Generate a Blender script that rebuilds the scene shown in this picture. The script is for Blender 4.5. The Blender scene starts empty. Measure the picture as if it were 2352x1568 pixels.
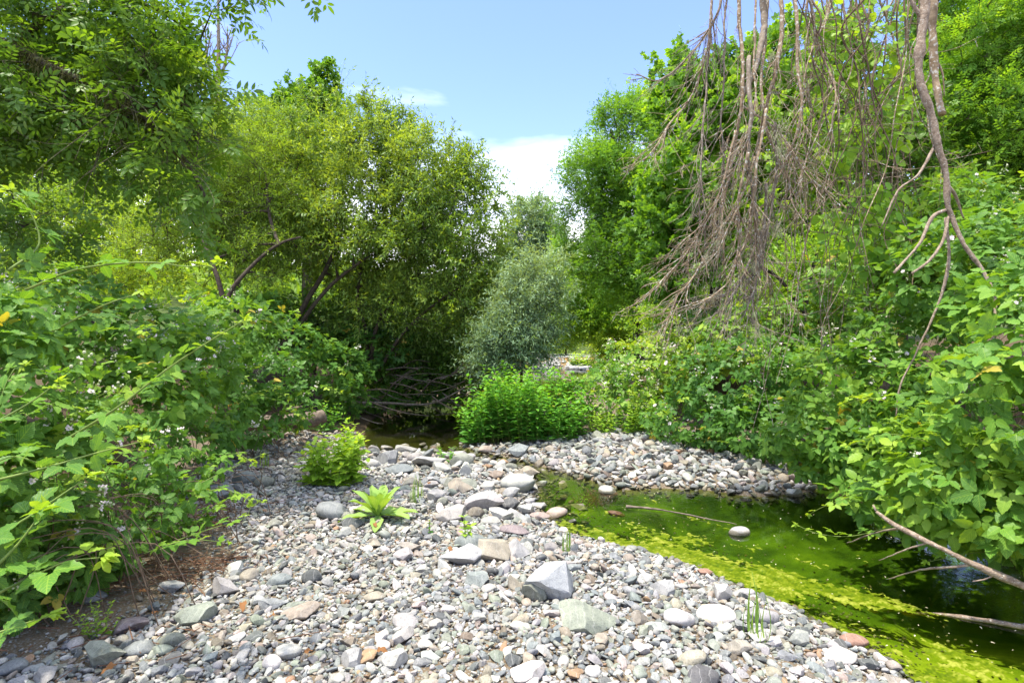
import bpy, bmesh, math, random
import numpy as np
from mathutils import Matrix, Vector

random.seed(11)
rng = np.random.default_rng(11)
SC = bpy.context.scene
COL = SC.collection

# ------------------------------------------------------------------ survey
# F, CX, HY: focal length and centre of the survey picture (2352 x 1568); P and G turn
# a sighting plus a distance (or a height) into a real point of the site, in metres.
F, CX, HY, CAMZ = 1307.0, 1176.0, 784.0, 1.6


def P(px, py, d):
    return np.array([(px - CX) / F * d, d, CAMZ - (py - HY) / F * d])


def G(px, py, z=0.0):
    return P(px, py, (CAMZ - z) * F / (py - HY))


def nrm(v):
    v = np.asarray(v, float)
    return v / np.maximum(np.linalg.norm(v, axis=-1, keepdims=True), 1e-9)


class Waves:
    """smooth pseudo-noise in -1..1 as a sum of random sinusoids"""

    def __init__(self, freq, n=14, seed=0, dim=3):
        r = np.random.default_rng(seed)
        self.k = nrm(r.normal(size=(n, dim))) * freq * r.uniform(0.45, 1.8, (n, 1))
        self.p = r.uniform(0, 6.28, n)

    def __call__(self, x):
        x = np.asarray(x, float)
        out = np.zeros(x.shape[:-1])
        for k, p in zip(self.k, self.p):
            out += np.sin(x @ k + p)
        return out / math.sqrt(len(self.p) / 2.0) * 0.6


# ------------------------------------------------------------------ tagging
def tag(o, label=None, cat=None, group=None, kind=None):
    if label: o['label'] = label
    if cat: o['category'] = cat
    if group: o['group'] = group
    if kind: o['kind'] = kind
    return o


def empty(name, loc, label, cat, group=None):
    o = bpy.data.objects.new(name, None)
    o.empty_display_size = 0.2
    COL.objects.link(o)
    o.location = Vector(loc)
    return tag(o, label, cat, group)


def mesh_data(name, V, Fc, tint=None, uv=None, col=None, smooth=True):
    V = np.ascontiguousarray(V, np.float32)
    Fc = np.ascontiguousarray(Fc, np.int32)
    me = bpy.data.meshes.new(name)
    n, k = Fc.shape
    me.vertices.add(len(V)); me.vertices.foreach_set('co', V.ravel())
    me.loops.add(n * k); me.loops.foreach_set('vertex_index', Fc.ravel())
    me.polygons.add(n)
    me.polygons.foreach_set('loop_start', np.arange(0, n * k, k, dtype=np.int32))
    me.polygons.foreach_set('use_smooth', np.full(n, bool(smooth)))
    if tint is not None:
        a = me.attributes.new('tint', 'FLOAT', 'POINT'); a.data.foreach_set('value', np.ascontiguousarray(tint, np.float32))
    if col is not None:
        a = me.attributes.new('col', 'FLOAT_COLOR', 'POINT')
        c4 = np.ones((len(V), 4), np.float32); c4[:, :3] = col
        a.data.foreach_set('color', c4.ravel())
    if uv is not None:
        l = me.uv_layers.new(name='UVMap')
        l.data.foreach_set('uv', np.ascontiguousarray(np.asarray(uv, np.float32)[Fc.ravel()]).ravel())
    me.update(calc_edges=True)
    return me


def link(name, me, mat, parent=None):
    o = bpy.data.objects.new(name, me)
    if mat and not me.materials: me.materials.append(mat)
    COL.objects.link(o)
    if parent is not None:
        o.parent = parent
        o.matrix_parent_inverse = Matrix.Translation(-parent.location) if parent.parent is None else Matrix.Identity(4)
    return o


def mesh_obj(name, V, Fc, mat, parent=None, **kw):
    return link(name, mesh_data(name, V, Fc, **kw), mat, parent)


# ------------------------------------------------------------------ tubes
def frames(D):
    D = nrm(D)
    ref = np.where(np.abs(D[:, 2:3]) > 0.9, np.array([[1., 0, 0]]), np.array([[0., 0, 1]]))
    U = nrm(np.cross(ref, D)); return U, np.cross(D, U)


def frustums(P0, P1, R0, R1, n=5):
    """one tapered prism per segment"""
    P0, P1 = np.asarray(P0, float), np.asarray(P1, float)
    U, W = frames(P1 - P0)
    a = np.linspace(0, 2 * math.pi, n, endpoint=False)
    c, s = np.cos(a), np.sin(a)
    ring = U[:, None, :] * c[None, :, None] + W[:, None, :] * s[None, :, None]
    V = np.concatenate([P0[:, None] + ring * np.asarray(R0)[:, None, None], P1[:, None] + ring * np.asarray(R1)[:, None, None]], 1)
    b = (np.arange(len(P0)) * 2 * n)[:, None, None]
    i = np.arange(n); j = (i + 1) % n
    q = np.stack([i, j, j + n, i + n], 1)[None]
    return V.reshape(-1, 3), (b + q).reshape(-1, 4)


def smooth_line(pts, step=0.05):
    pts = np.asarray(pts, float)
    if len(pts) < 3:
        n = max(2, int(np.linalg.norm(pts[-1] - pts[0]) / step) + 1)
        return pts[0] + (pts[-1] - pts[0]) * np.linspace(0, 1, n)[:, None]
    p = np.vstack([2 * pts[0] - pts[1], pts, 2 * pts[-1] - pts[-2]])
    out = []
    for i in range(1, len(p) - 2):
        n = max(2, int(np.linalg.norm(p[i + 1] - p[i]) / step) + 1)
        t = np.linspace(0, 1, n, endpoint=False)[:, None]
        out.append(0.5 * (2 * p[i] + (p[i + 1] - p[i - 1]) * t + (2 * p[i - 1] - 5 * p[i] + 4 * p[i + 1] - p[i + 2]) * t ** 2
                          + (3 * p[i] - p[i - 1] - 3 * p[i + 1] + p[i + 2]) * t ** 3))
    out.append(pts[-1:])
    return np.vstack(out)


def polytube(line, r0, r1, n=6, bumpy=0.0, close=True):
    """swept tube with shared rings; returns V, F (quads)"""
    line = np.asarray(line, float)
    m = len(line)
    D = np.gradient(line, axis=0)
    U, W = frames(D)
    for i in range(1, m):                       # keep the frame from twisting
        u = U[i - 1] - D[i] * (U[i - 1] @ D[i]) / max(D[i] @ D[i], 1e-12)
        U[i] = nrm(u); W[i] = np.cross(nrm(D[i]), U[i])
    R = np.linspace(0, 1, m) if np.isscalar(r0) else None
    R = (r0 + (r1 - r0) * np.linspace(0, 1, m)) if R is not None else np.asarray(r0)
    a = np.linspace(0, 2 * math.pi, n, endpoint=False)
    RR = R[:, None] * np.ones((1, n))
    if bumpy: RR = RR * (1 + bumpy * rng.normal(size=RR.shape))
    V = line[:, None] + (U[:, None] * np.cos(a)[None, :, None] + W[:, None] * np.sin(a)[None, :, None]) * RR[:, :, None]
    V = V.reshape(-1, 3)
    i = np.arange(m - 1)[:, None] * n
    k = np.arange(n)[None]; k2 = (k + 1) % n
    Fq = np.stack([i + k, i + k2, i + n + k2, i + n + k], -1).reshape(-1, 4)
    if close:
        V = np.vstack([V, line[:1], line[-1:]])
        c0, c1 = len(V) - 2, len(V) - 1
        kk = np.arange(n); kk2 = (kk + 1) % n
        Fq = np.vstack([Fq, np.stack([kk2, kk, np.full(n, c0), np.full(n, c0)], 1)[:, :4],
                        np.stack([(m - 1) * n + kk, (m - 1) * n + kk2, np.full(n, c1), np.full(n, c1)], 1)])
        # degenerate last corner: nudge to keep quads valid
        extra = V[[c0, c1]] + 1e-5
        V = np.vstack([V, extra])
        Fq[-2 * n:-n, 3] = len(V) - 2; Fq[-n:, 3] = len(V) - 1
    return V, Fq


def join(parts):
    Vs, Fs, o = [], [], 0
    for V, f in parts:
        Vs.append(V); Fs.append(f + o); o += len(V)
    return np.vstack(Vs), np.vstack(Fs)


# ------------------------------------------------------------------ leaves
def leaflet(nu=4, width=0.6, fold=0.25, droop=0.25, shape=0.9, tip=0.5, serr=0.0, wave=0.0):
    """one blade of length 1 along +x, folded along its midrib; quads, uv"""
    V, uv = [], []
    for i in range(nu + 1):
        u = i / nu
        w = width * 0.5 * (math.sin(math.pi * u ** shape) ** 0.85 if 0 < u < 1 else 0.0)
        if i == 0: w = 0.015
        if i == nu: w = 0.004
        if serr and 0 < i < nu: w *= 1 + serr * (1 if i % 2 else -1)
        z = -droop * u * u
        wv = wave * math.sin(i * 2.1)
        V += [(u, w, z + fold * w + wv * w), (u, 0, z), (u, -w, z + fold * w - wv * w)]
        uv += [(u, 0.5 + w / max(width, .01)), (u, 0.5), (u, 0.5 - w / max(width, .01))]
    q = []
    for i in range(nu):
        a = 3 * i
        q += [(a, a + 1, a + 4, a + 3), (a + 1, a + 2, a + 5, a + 4)]
    return np.array(V, float), np.array(q), np.array(uv, float)


def compound(spec, base):
    """several leaflets: spec = [(x, y, angle, scale, roll)]"""
    V0, q0, uv0 = base
    Vs, qs, us, o = [], [], [], 0
    for (x, y, a, s, roll) in spec:
        R = np.array(Matrix.Rotation(a, 3, 'Z') @ Matrix.Rotation(roll, 3, 'X'))
        Vs.append(V0 @ R.T * s + np.array([x, y, 0])); qs.append(q0 + o); us.append(uv0); o += len(V0)
    return np.vstack(Vs), np.vstack(qs), np.vstack(us)


def pinnate(pairs, base, spread=1.05):
    sp = []
    for i in range(pairs):
        x = 0.25 + 0.5 * i / max(pairs - 1, 1)
        for s in (1, -1):
            sp.append((x, s * 0.02, s * spread, 0.36 - .02 * i, s * .25))
    sp.append((0.8, 0, 0, 0.4, 0))
    return compound(sp, base)


def trifol(base, s=1.0):
    return compound([(0.34, 0, 0.0, 0.68, 0), (0.22, 0.05, 1.2, 0.56, 0.25), (0.22, -0.05, -1.2, 0.56, -0.25)], base)


BR_NEAR = trifol(leaflet(12, 0.62, 0.25, 0.2, 0.8, serr=0.07, wave=.14))
BR_NEAR5 = compound([(0.36, 0, 0.0, 0.66, 0), (0.28, 0.04, 0.85, 0.58, 0.2), (0.28, -0.04, -0.85, 0.58, -0.2),
                     (0.22, 0.05, 1.8, 0.42, 0.3), (0.22, -0.05, -1.8, 0.42, -0.3)], leaflet(12, 0.6, 0.22, 0.2, 0.8, serr=0.07, wave=.12))
BR_MID = trifol(leaflet(5, 0.66, 0.24, 0.2, 0.8))
BR_FAR = trifol(leaflet(3, 0.72, 0.2, 0.15, 0.8))
OVATE = leaflet(4, 0.5, 0.25, 0.2, 0.8)
OVATE_N = leaflet(8, 0.55, 0.22, 0.22, 0.8, serr=0.04, wave=.1)
BROAD = leaflet(5, 0.95, 0.12, 0.12, 0.75, wave=.1)
LANCE = leaflet(2, 0.24, 0.3, 0.2, 0.9)
LANCE_W = leaflet(2, 0.34, 0.3, 0.25, 0.9)
QUADLEAF = leaflet(2, 0.52, 0.25, 0.15, 0.8)
ASH = pinnate(3, leaflet(3, 0.42, 0.2, 0.2, 0.85))
ASH_FAR = pinnate(2, leaflet(2, 0.5, 0.2, 0.2, 0.85))
MAPLE = compound([(0.1, 0, 0, 0.8, 0), (0.1, 0, 0.85, 0.72, 0), (0.1, 0, -0.85, 0.72, 0), (.1, 0, 1.8, .45, 0), (.1, 0, -1.8, .45, 0)], leaflet(3, 0.62, 0.1, 0.15, 0.75))


def scatter(tpl, pos, axis, normal, scale, tint):
    V0, q0, uv0 = tpl
    X = nrm(axis)
    Z = nrm(normal - X * np.sum(normal * X, -1, keepdims=True))
    Y = np.cross(Z, X)
    s = np.asarray(scale, float).reshape(-1, 1, 1)
    V = pos[:, None] + s * (V0[None, :, 0:1] * X[:, None] + V0[None, :, 1:2] * Y[:, None] + V0[None, :, 2:3] * Z[:, None])
    n, k = len(pos), len(V0)
    Fq = (np.arange(n) * k)[:, None, None] + q0[None]
    return V.reshape(-1, 3), Fq.reshape(-1, 4), np.repeat(tint, k), np.tile(uv0, (n, 1))


class Leaves:
    def __init__(self): self.b, self.o = [], 0

    def add(self, *a):
        V, f, t, u = scatter(*a)
        self.b.append((V, f + self.o, t, u)); self.o += len(V)

    def build(self, name, mat, parent):
        if not self.b: return None
        V, f, t, u = (np.concatenate(x) for x in zip(*self.b))
        return mesh_obj(name, V, f, mat, parent, tint=t, uv=u)


# ------------------------------------------------------------------ materials
def new_mat(name):
    m = bpy.data.materials.new(name); m.use_nodes = True
    nt = m.node_tree; nt.nodes.clear()
    out = nt.nodes.new('ShaderNodeOutputMaterial')
    return m, nt, out


def N(nt, typ, **kw):
    n = nt.nodes.new(typ)
    for k, v in kw.items():
        if k in ('ins',):
            for a, b in v.items(): n.inputs[a].default_value = b
        else: setattr(n, k, v)
    return n


def ramp(nt, fac, stops, interp='LINEAR'):
    r = nt.nodes.new('ShaderNodeValToRGB'); r.color_ramp.interpolation = interp
    e = r.color_ramp.elements
    while len(e) < len(stops): e.new(0.5)
    for el, (p, c) in zip(e, stops):
        el.position = p; el.color = (*c, 1) if len(c) == 3 else c
    nt.links.new(fac, r.inputs[0]); return r.outputs[0]


def mixc(nt, a, b, fac, mode='MIX'):
    m = nt.nodes.new('ShaderNodeMix'); m.data_type = 'RGBA'; m.blend_type = mode
    for sock, v in ((m.inputs[0], fac), (m.inputs[6], a), (m.inputs[7], b)):
        if hasattr(v, 'is_linked'): nt.links.new(v, sock)
        else: sock.default_value = v if not isinstance(v, tuple) else ((*v, 1) if len(v) == 3 else v)
    return m.outputs[2]


def leaf_mat(name, dark, mid, light, trans=0.45, rough=0.45, veins=False, glow=1.35, spec=0.22, k=(2.0, 1.5, 1.6), old=False):
    dark, mid, light = (tuple(min(.62, v * q) for v, q in zip(c, k)) for c in (dark, mid, light))
    m, nt, out = new_mat(name); L = nt.links.new
    at = N(nt, 'ShaderNodeAttribute', attribute_name='tint')
    c = ramp(nt, at.outputs['Fac'], [(0.0, dark), (0.5, mid), (0.97, light), (1.0, (.42, .33, .06))] if old else [(0.0, dark), (0.5, mid), (1.0, light)])
    bs = N(nt, 'ShaderNodeBsdfPrincipled', ins={'Roughness': rough, 'Specular IOR Level': spec})
    tr = N(nt, 'ShaderNodeBsdfTranslucent')
    if veins:
        uv = N(nt, 'ShaderNodeUVMap')
        sx = N(nt, 'ShaderNodeSeparateXYZ'); L(uv.outputs[0], sx.inputs[0])
        ab = N(nt, 'ShaderNodeMath', operation='SUBTRACT', ins={1: 0.5}); L(sx.outputs[1], ab.inputs[0])
        aa = N(nt, 'ShaderNodeMath', operation='ABSOLUTE'); L(ab.outputs[0], aa.inputs[0])
        mu = N(nt, 'ShaderNodeMath', operation='MULTIPLY_ADD', ins={1: -0.9}); L(aa.outputs[0], mu.inputs[0]); L(sx.outputs[0], mu.inputs[2])
        fr = N(nt, 'ShaderNodeMath', operation='MULTIPLY', ins={1: 44.0}); L(mu.outputs[0], fr.inputs[0])
        sn = N(nt, 'ShaderNodeMath', operation='SINE'); L(fr.outputs[0], sn.inputs[0])
        v = ramp(nt, sn.outputs[0], [(0.55, (0, 0, 0)), (0.98, (1, 1, 1))])
        rib = N(nt, 'ShaderNodeMath', operation='LESS_THAN', ins={1: 0.025}); L(aa.outputs[0], rib.inputs[0])
        mx = N(nt, 'ShaderNodeMath', operation='MAXIMUM'); L(v, mx.inputs[0]); L(rib.outputs[0], mx.inputs[1])
        k = N(nt, 'ShaderNodeMath', operation='MULTIPLY', ins={1: 0.35}); L(mx.outputs[0], k.inputs[0])
        c = mixc(nt, c, (light[0] * 1.2, light[1] * 1.15, light[2] * 1.3), k.outputs[0])
        bp = N(nt, 'ShaderNodeBump', ins={'Strength': 0.45, 'Distance': 0.004}); L(mx.outputs[0], bp.inputs['Height']); bp.invert = True
        L(bp.outputs[0], bs.inputs['Normal'])
    no = N(nt, 'ShaderNodeTexNoise', ins={'Scale': 3.0, 'Detail': 2.0})
    geo = N(nt, 'ShaderNodeNewGeometry'); L(geo.outputs['Position'], no.inputs['Vector'])
    c = mixc(nt, c, mixc(nt, c, (0.85, 0.9, 0.75), 1.0, 'MULTIPLY'), no.outputs[0])
    # the underside of a leaf is paler and matt
    under = mixc(nt, c, (mid[0] * 1.3 + .02, mid[1] * 1.2 + .02, mid[2] * 1.5 + .03), 0.6)
    c2 = mixc(nt, c, under, geo.outputs['Backfacing'])
    L(c2, bs.inputs['Base Color'])
    tc = mixc(nt, c, (glow * 1.25, glow * 1.1, 0.35), 1.0, 'MULTIPLY')
    L(tc, tr.inputs['Color'])
    ms = N(nt, 'ShaderNodeMixShader', ins={0: trans})
    L(bs.outputs[0], ms.inputs[1]); L(tr.outputs[0], ms.inputs[2]); L(ms.outputs[0], out.inputs[0])
    return m


def bark_mat(name, a, b, scale=12.0, lichen=None, lich_amt=0.55, rough=0.9, bump=0.5):
    m, nt, out = new_mat(name); L = nt.links.new
    geo = N(nt, 'ShaderNodeNewGeometry')
    n1 = N(nt, 'ShaderNodeTexNoise', ins={'Scale': scale, 'Detail': 6.0, 'Roughness': 0.65}); L(geo.outputs['Position'], n1.inputs[0])
    c = ramp(nt, n1.outputs[0], [(0.3, a), (0.7, b)])
    if lichen:
        n2 = N(nt, 'ShaderNodeTexNoise', ins={'Scale': scale * 2.4, 'Detail': 4.0}); L(geo.outputs['Position'], n2.inputs[0])
        c = mixc(nt, c, lichen, ramp(nt, n2.outputs[0], [(lich_amt, (0, 0, 0)), (lich_amt + .06, (1, 1, 1))]))
    bs = N(nt, 'ShaderNodeBsdfPrincipled', ins={'Roughness': rough, 'Specular IOR Level': 0.2}); L(c, bs.inputs['Base Color'])
    bp = N(nt, 'ShaderNodeBump', ins={'Strength': bump, 'Distance': 0.01}); L(n1.outputs[0], bp.inputs['Height']); L(bp.outputs[0], bs.inputs['Normal'])
    L(bs.outputs[0], out.inputs[0]); return m


def plain_mat(name, c, rough=0.6, trans=0.0):
    m, nt, out = new_mat(name); L = nt.links.new
    geo = N(nt, 'ShaderNodeNewGeometry')
    n1 = N(nt, 'ShaderNodeTexNoise', ins={'Scale': 40.0, 'Detail': 3.0}); L(geo.outputs['Position'], n1.inputs[0])
    cc = mixc(nt, tuple(x * .75 for x in c), tuple(min(1, x * 1.2) for x in c), n1.outputs[0])
    bs = N(nt, 'ShaderNodeBsdfPrincipled', ins={'Roughness': rough, 'Specular IOR Level': 0.25}); L(cc, bs.inputs['Base Color'])
    if trans:
        tr = N(nt, 'ShaderNodeBsdfTranslucent'); L(cc, tr.inputs[0])
        ms = N(nt, 'ShaderNodeMixShader', ins={0: trans}); L(bs.outputs[0], ms.inputs[1]); L(tr.outputs[0], ms.inputs[2]); L(ms.outputs[0], out.inputs[0])
    else: L(bs.outputs[0], out.inputs[0])
    return m


def stone_mat(name, per_object):
    m, nt, out = new_mat(name); L = nt.links.new
    geo = N(nt, 'ShaderNodeNewGeometry')
    if per_object:
        oi = N(nt, 'ShaderNodeObjectInfo'); base = oi.outputs['Color']
        tc = N(nt, 'ShaderNodeTexCoord')
        ad = N(nt, 'ShaderNodeVectorMath', operation='ADD'); L(geo.outputs['Position'], ad.inputs[0])
        cb = N(nt, 'ShaderNodeCombineXYZ')
        mm = N(nt, 'ShaderNodeMath', operation='MULTIPLY', ins={1: 30.0}); L(oi.outputs['Random'], mm.inputs[0])
        L(mm.outputs[0], cb.inputs[0]); L(mm.outputs[0], cb.inputs[2]); L(cb.outputs[0], ad.inputs[1]); vec = ad.outputs[0]
    else:
        at = N(nt, 'ShaderNodeAttribute', attribute_name='col'); base = at.outputs['Color']; vec = geo.outputs['Position']
    big = N(nt, 'ShaderNodeTexNoise', ins={'Scale': 14.0, 'Detail': 5.0, 'Roughness': 0.6, 'Distortion': 0.6}); L(vec, big.inputs[0])
    fine = N(nt, 'ShaderNodeTexNoise', ins={'Scale': 130.0, 'Detail': 4.0, 'Roughness': 0.7}); L(vec, fine.inputs[0])
    c = mixc(nt, base, (1.55, 1.5, 1.42), ramp(nt, big.outputs[0], [(0.45, (0, 0, 0)), (0.75, (0.75, 0.75, 0.75))]), 'MULTIPLY')
    c = mixc(nt, c, (0.55, 0.54, 0.50), ramp(nt, big.outputs[0], [(0.22, (0.9, 0.9, 0.9)), (0.46, (0, 0, 0))]), 'MULTIPLY')
    c = mixc(nt, c, (0.55, 0.55, 0.55), ramp(nt, fine.outputs[0], [(0.3, (0.9, 0.9, 0.9)), (0.5, (0, 0, 0))]), 'MULTIPLY')
    # thin pale quartz veins
    wv = N(nt, 'ShaderNodeTexWave', ins={'Scale': 7.0, 'Distortion': 9.0, 'Detail': 3.0, 'Detail Scale': 1.3}); L(vec, wv.inputs[0])
    c = mixc(nt, c, (0.42, 0.41, 0.38), ramp(nt, wv.outputs[0], [(0.97, (0, 0, 0)), (1.0, (0.3, 0.3, 0.3))]))
    bs = N(nt, 'ShaderNodeBsdfPrincipled', ins={'Roughness': 0.82, 'Specular IOR Level': 0.25}); L(c, bs.inputs['Base Color'])
    # the waterline: stones are dark and glossy where they are wet
    sx = N(nt, 'ShaderNodeSeparateXYZ'); L(geo.outputs['Position'], sx.inputs[0])
    wn = N(nt, 'ShaderNodeMath', operation='MULTIPLY_ADD', ins={1: 0.055}); L(big.outputs[0], wn.inputs[0]); 
    ng = N(nt, 'ShaderNodeMath', operation='MULTIPLY', ins={1: -1.0}); L(sx.outputs[2], ng.inputs[0]); L(ng.outputs[0], wn.inputs[2])
    wet = N(nt, 'ShaderNodeMapRange', ins={'From Min': -0.012, 'From Max': 0.004}); L(wn.outputs[0], wet.inputs[0])
    c = mixc(nt, c, mixc(nt, c, (0.45, 0.42, 0.32), 1.0, 'MULTIPLY'), wet.outputs[0]); L(c, bs.inputs['Base Color'])
    rg = N(nt, 'ShaderNodeMapRange', ins={'To Min': 0.82, 'To Max': 0.3}); L(wet.outputs[0], rg.inputs[0]); L(rg.outputs[0], bs.inputs['Roughness'])
    bp = N(nt, 'ShaderNodeBump', ins={'Strength': 0.6, 'Distance': 0.004})
    b2 = N(nt, 'ShaderNodeMath', operation='ADD'); L(big.outputs[0], b2.inputs[0]); L(fine.outputs[0], b2.inputs[1])
    L(b2.outputs[0], bp.inputs['Height']); L(bp.outputs[0], bs.inputs['Normal'])
    L(bs.outputs[0], out.inputs[0]); return m


M = {}
M['bramble'] = leaf_mat('bramble_leaf', (0.022, 0.085, 0.018), (0.045, 0.15, 0.022), (0.13, 0.27, 0.03), 0.38, 0.42, veins=True, k=(2.6, 1.8, 1.8), old=True)
M['bramble_far'] = leaf_mat('bramble_leaf_small', (0.024, 0.088, 0.018), (0.05, 0.155, 0.024), (0.14, 0.27, 0.035), 0.38, 0.45, k=(2.6, 1.8, 1.8), old=True)
M['willow'] = leaf_mat('olive_willow_leaf', (0.035, 0.075, 0.016), (0.068, 0.125, 0.024), (0.15, 0.21, 0.04), 0.42, 0.4, k=(2.15, 2.05, 1.9))
M['yellow'] = leaf_mat('yellow_green_leaf', (0.06, 0.12, 0.018), (0.12, 0.2, 0.026), (0.22, 0.3, 0.045), 0.45, 0.45, k=(1.95, 1.85, 1.8))
M['ash'] = leaf_mat('ash_leaf', (0.025, 0.08, 0.012), (0.045, 0.13, 0.018), (0.1, 0.21, 0.025), 0.45, 0.4, k=(2.6, 1.8, 1.8))
M['bright'] = leaf_mat('bright_leaf', (0.03, 0.1, 0.012), (0.065, 0.19, 0.02), (0.14, 0.3, 0.03), 0.45, 0.42, k=(2.5, 1.75, 2.0))
M['grey'] = leaf_mat('grey_willow_leaf', (0.055, 0.095, 0.06), (0.1, 0.15, 0.09), (0.19, 0.24, 0.14), 0.3, 0.5, k=(1.6, 1.75, 1.7))
M['mint'] = leaf_mat('streamside_herb_leaf', (0.025, 0.11, 0.012), (0.05, 0.2, 0.018), (0.11, 0.3, 0.025), 0.38, 0.45, k=(2.2, 1.55, 2.2), old=True)
M['lime'] = leaf_mat('lime_leaf', (0.16, 0.33, 0.03), (0.28, 0.47, 0.05), (0.42, 0.58, 0.08), 0.42, 0.5, veins=True, k=(1, 1, 1))
M['mullein'] = leaf_mat('woolly_leaf', (0.16, 0.28, 0.06), (0.22, 0.36, 0.08), (0.32, 0.46, 0.14), 0.3, 0.8, veins=True, spec=0.1, k=(1.1, 1.1, 1))
M['grass'] = leaf_mat('grass_blade', (0.05, 0.12, 0.02), (0.09, 0.19, 0.03), (0.18, 0.28, 0.05), 0.4, 0.5, k=(1.8, 1.6, 1.6))
M['conifer'] = leaf_mat('conifer_needle', (0.02, 0.045, 0.02), (0.035, 0.07, 0.028), (0.06, 0.1, 0.04), 0.15, 0.6)
M['bark'] = bark_mat('dark_bark', (0.03, 0.022, 0.016), (0.1, 0.078, 0.058), 14)
M['bark_moss'] = bark_mat('mossy_bark', (0.03, 0.025, 0.016), (0.09, 0.075, 0.05), 14, (0.12, 0.13, 0.05), 0.5)
M['dead'] = bark_mat('dead_twig_bark', (0.13, 0.09, 0.052), (0.36, 0.275, 0.18), 16, (0.45, 0.43, 0.37), 0.56)
M['deadpale'] = bark_mat('weathered_pale_wood', (0.13, 0.09, 0.06), (0.38, 0.3, 0.225), 34, (0.42, 0.39, 0.33), 0.6, bump=1.0)
M['deadgrey'] = bark_mat('grey_dead_wood', (0.1, 0.078, 0.055), (0.3, 0.25, 0.19), 16, (0.36, 0.35, 0.31), 0.6)
M['vine'] = bark_mat('vine_stem_bark', (0.07, 0.045, 0.03), (0.22, 0.16, 0.11), 20)
M['drift'] = bark_mat('driftwood', (0.07, 0.055, 0.042), (0.24, 0.19, 0.145), 14)
M['cane'] = bark_mat('green_cane', (0.1, 0.16, 0.03), (0.2, 0.27, 0.06), 10, rough=0.5, bump=0.1)
M['cane_red'] = bark_mat('reddish_cane', (0.12, 0.06, 0.035), (0.24, 0.15, 0.07), 10, rough=0.6, bump=0.1)
M['petal'] = plain_mat('white_petal', (0.78, 0.68, 0.7), 0.6, 0.3)
M['petal_cream'] = plain_mat('cream_petal', (0.66, 0.6, 0.5), 0.7, 0.3)
M['bud'] = plain_mat('pale_bud', (0.42, 0.46, 0.28), 0.8)
M['lichen'] = plain_mat('beard_lichen', (0.42, 0.42, 0.26), 0.9, 0.2)
M['moss'] = plain_mat('limb_moss', (0.12, 0.12, 0.035), 0.95, .15)
M['litter'] = plain_mat('dry_litter', (0.16, 0.085, 0.05), 0.9)
M['deadleaf'] = plain_mat('fallen_leaf', (0.25, 0.115, 0.04), 0.7, 0.2)
M['stone'] = stone_mat('river_stone', True)
M['gravel'] = stone_mat('gravel_stone', False)

# ------------------------------------------------------------------ terrain
WATER = np.array([G(*p)[:2] for p in [
    # green pool, near edge going upstream
    (2125, 1600), (2040, 1530), (1990, 1500), (1900, 1445), (1820, 1405), (1760, 1380), (1680, 1345), (1590, 1306), (1480, 1272), (1390, 1252),
    (1300, 1228), (1250, 1195), (1222, 1155), (1232, 1118), (1205, 1085), (1165, 1072), (1120, 1062), (1080, 1052), (1010, 1046), (930, 1043), (850, 1040),
    # dark pool under the willow
    (828, 1015), (842, 975), (872, 948), (950, 925), (1060, 908), (1110, 893), (1190, 878), (1225, 862), (1235, 850),
    # far reach
    (1290, 846), (1352, 850), (1366, 872), (1360, 897), (1300, 925), (1200, 960), (1110, 995), (1062, 1022),
    # back down along the far bar
    (1090, 1034), (1140, 1045), (1200, 1055), (1250, 1072), (1300, 1085), (1370, 1105), (1440, 1124), (1500, 1120), (1600, 1122), (1740, 1140), (1860, 1128),
    (1850, 1108), (1800, 1083), (1740, 1058), (1690, 1042), (1700, 1034), (1770, 1045), (1880, 1072), (1925, 1100), (1990, 1130), (2090, 1190), (2230, 1245),
    (2420, 1300), (2700, 1400), (2800, 1600)]])


def poly_sd(pts, poly):
    """signed distance, negative inside"""
    pts = np.asarray(pts, float)
    d2 = np.full(len(pts), 1e9); inside = np.zeros(len(pts), bool)
    n = len(poly)
    for i in range(n):
        a, b = poly[i], poly[(i + 1) % n]
        e = b - a; w = pts - a
        t = np.clip((w @ e) / max(e @ e, 1e-9), 0, 1)
        r = w - t[:, None] * e
        d2 = np.minimum(d2, (r ** 2).sum(1))
        c = (a[1] > pts[:, 1]) != (b[1] > pts[:, 1])
        with np.errstate(divide='ignore', invalid='ignore'):
            xi = a[0] + (pts[:, 1] - a[1]) * e[0] / (e[1] if abs(e[1]) > 1e-12 else 1e-12)
        inside ^= c & (pts[:, 0] < xi)
    return np.sqrt(d2) * np.where(inside, -1, 1)


LY = [-30, 0, 2.5, 3.5, 5, 6.6, 9, 10.5, 12, 13.4, 15, 20, 30, 36, 46, 200]
LX = [-3.0, -2.6, -2.3, -2.4, -2.8, -3.7, -4.5, -4.5, -4.4, -3.9, -3.2, -0.9, 0.2, 0.2, 3, 40]
RY = [-30, 0, 2, 4, 5, 7.3, 8.3, 9.7, 11, 12, 15, 20, 30, 36, 46, 200]
RX = [6, 5, 4.4, 4.1, 3.85, 4.2, 3.7, 3.4, 2.6, 2.15, 2.4, 3.2, 4.3, 6, 3, 40]
w_big, w_mid, w_sml = Waves(1.1, seed=3, dim=2), Waves(4.5, seed=4, dim=2), Waves(16, seed=5, dim=2)


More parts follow.
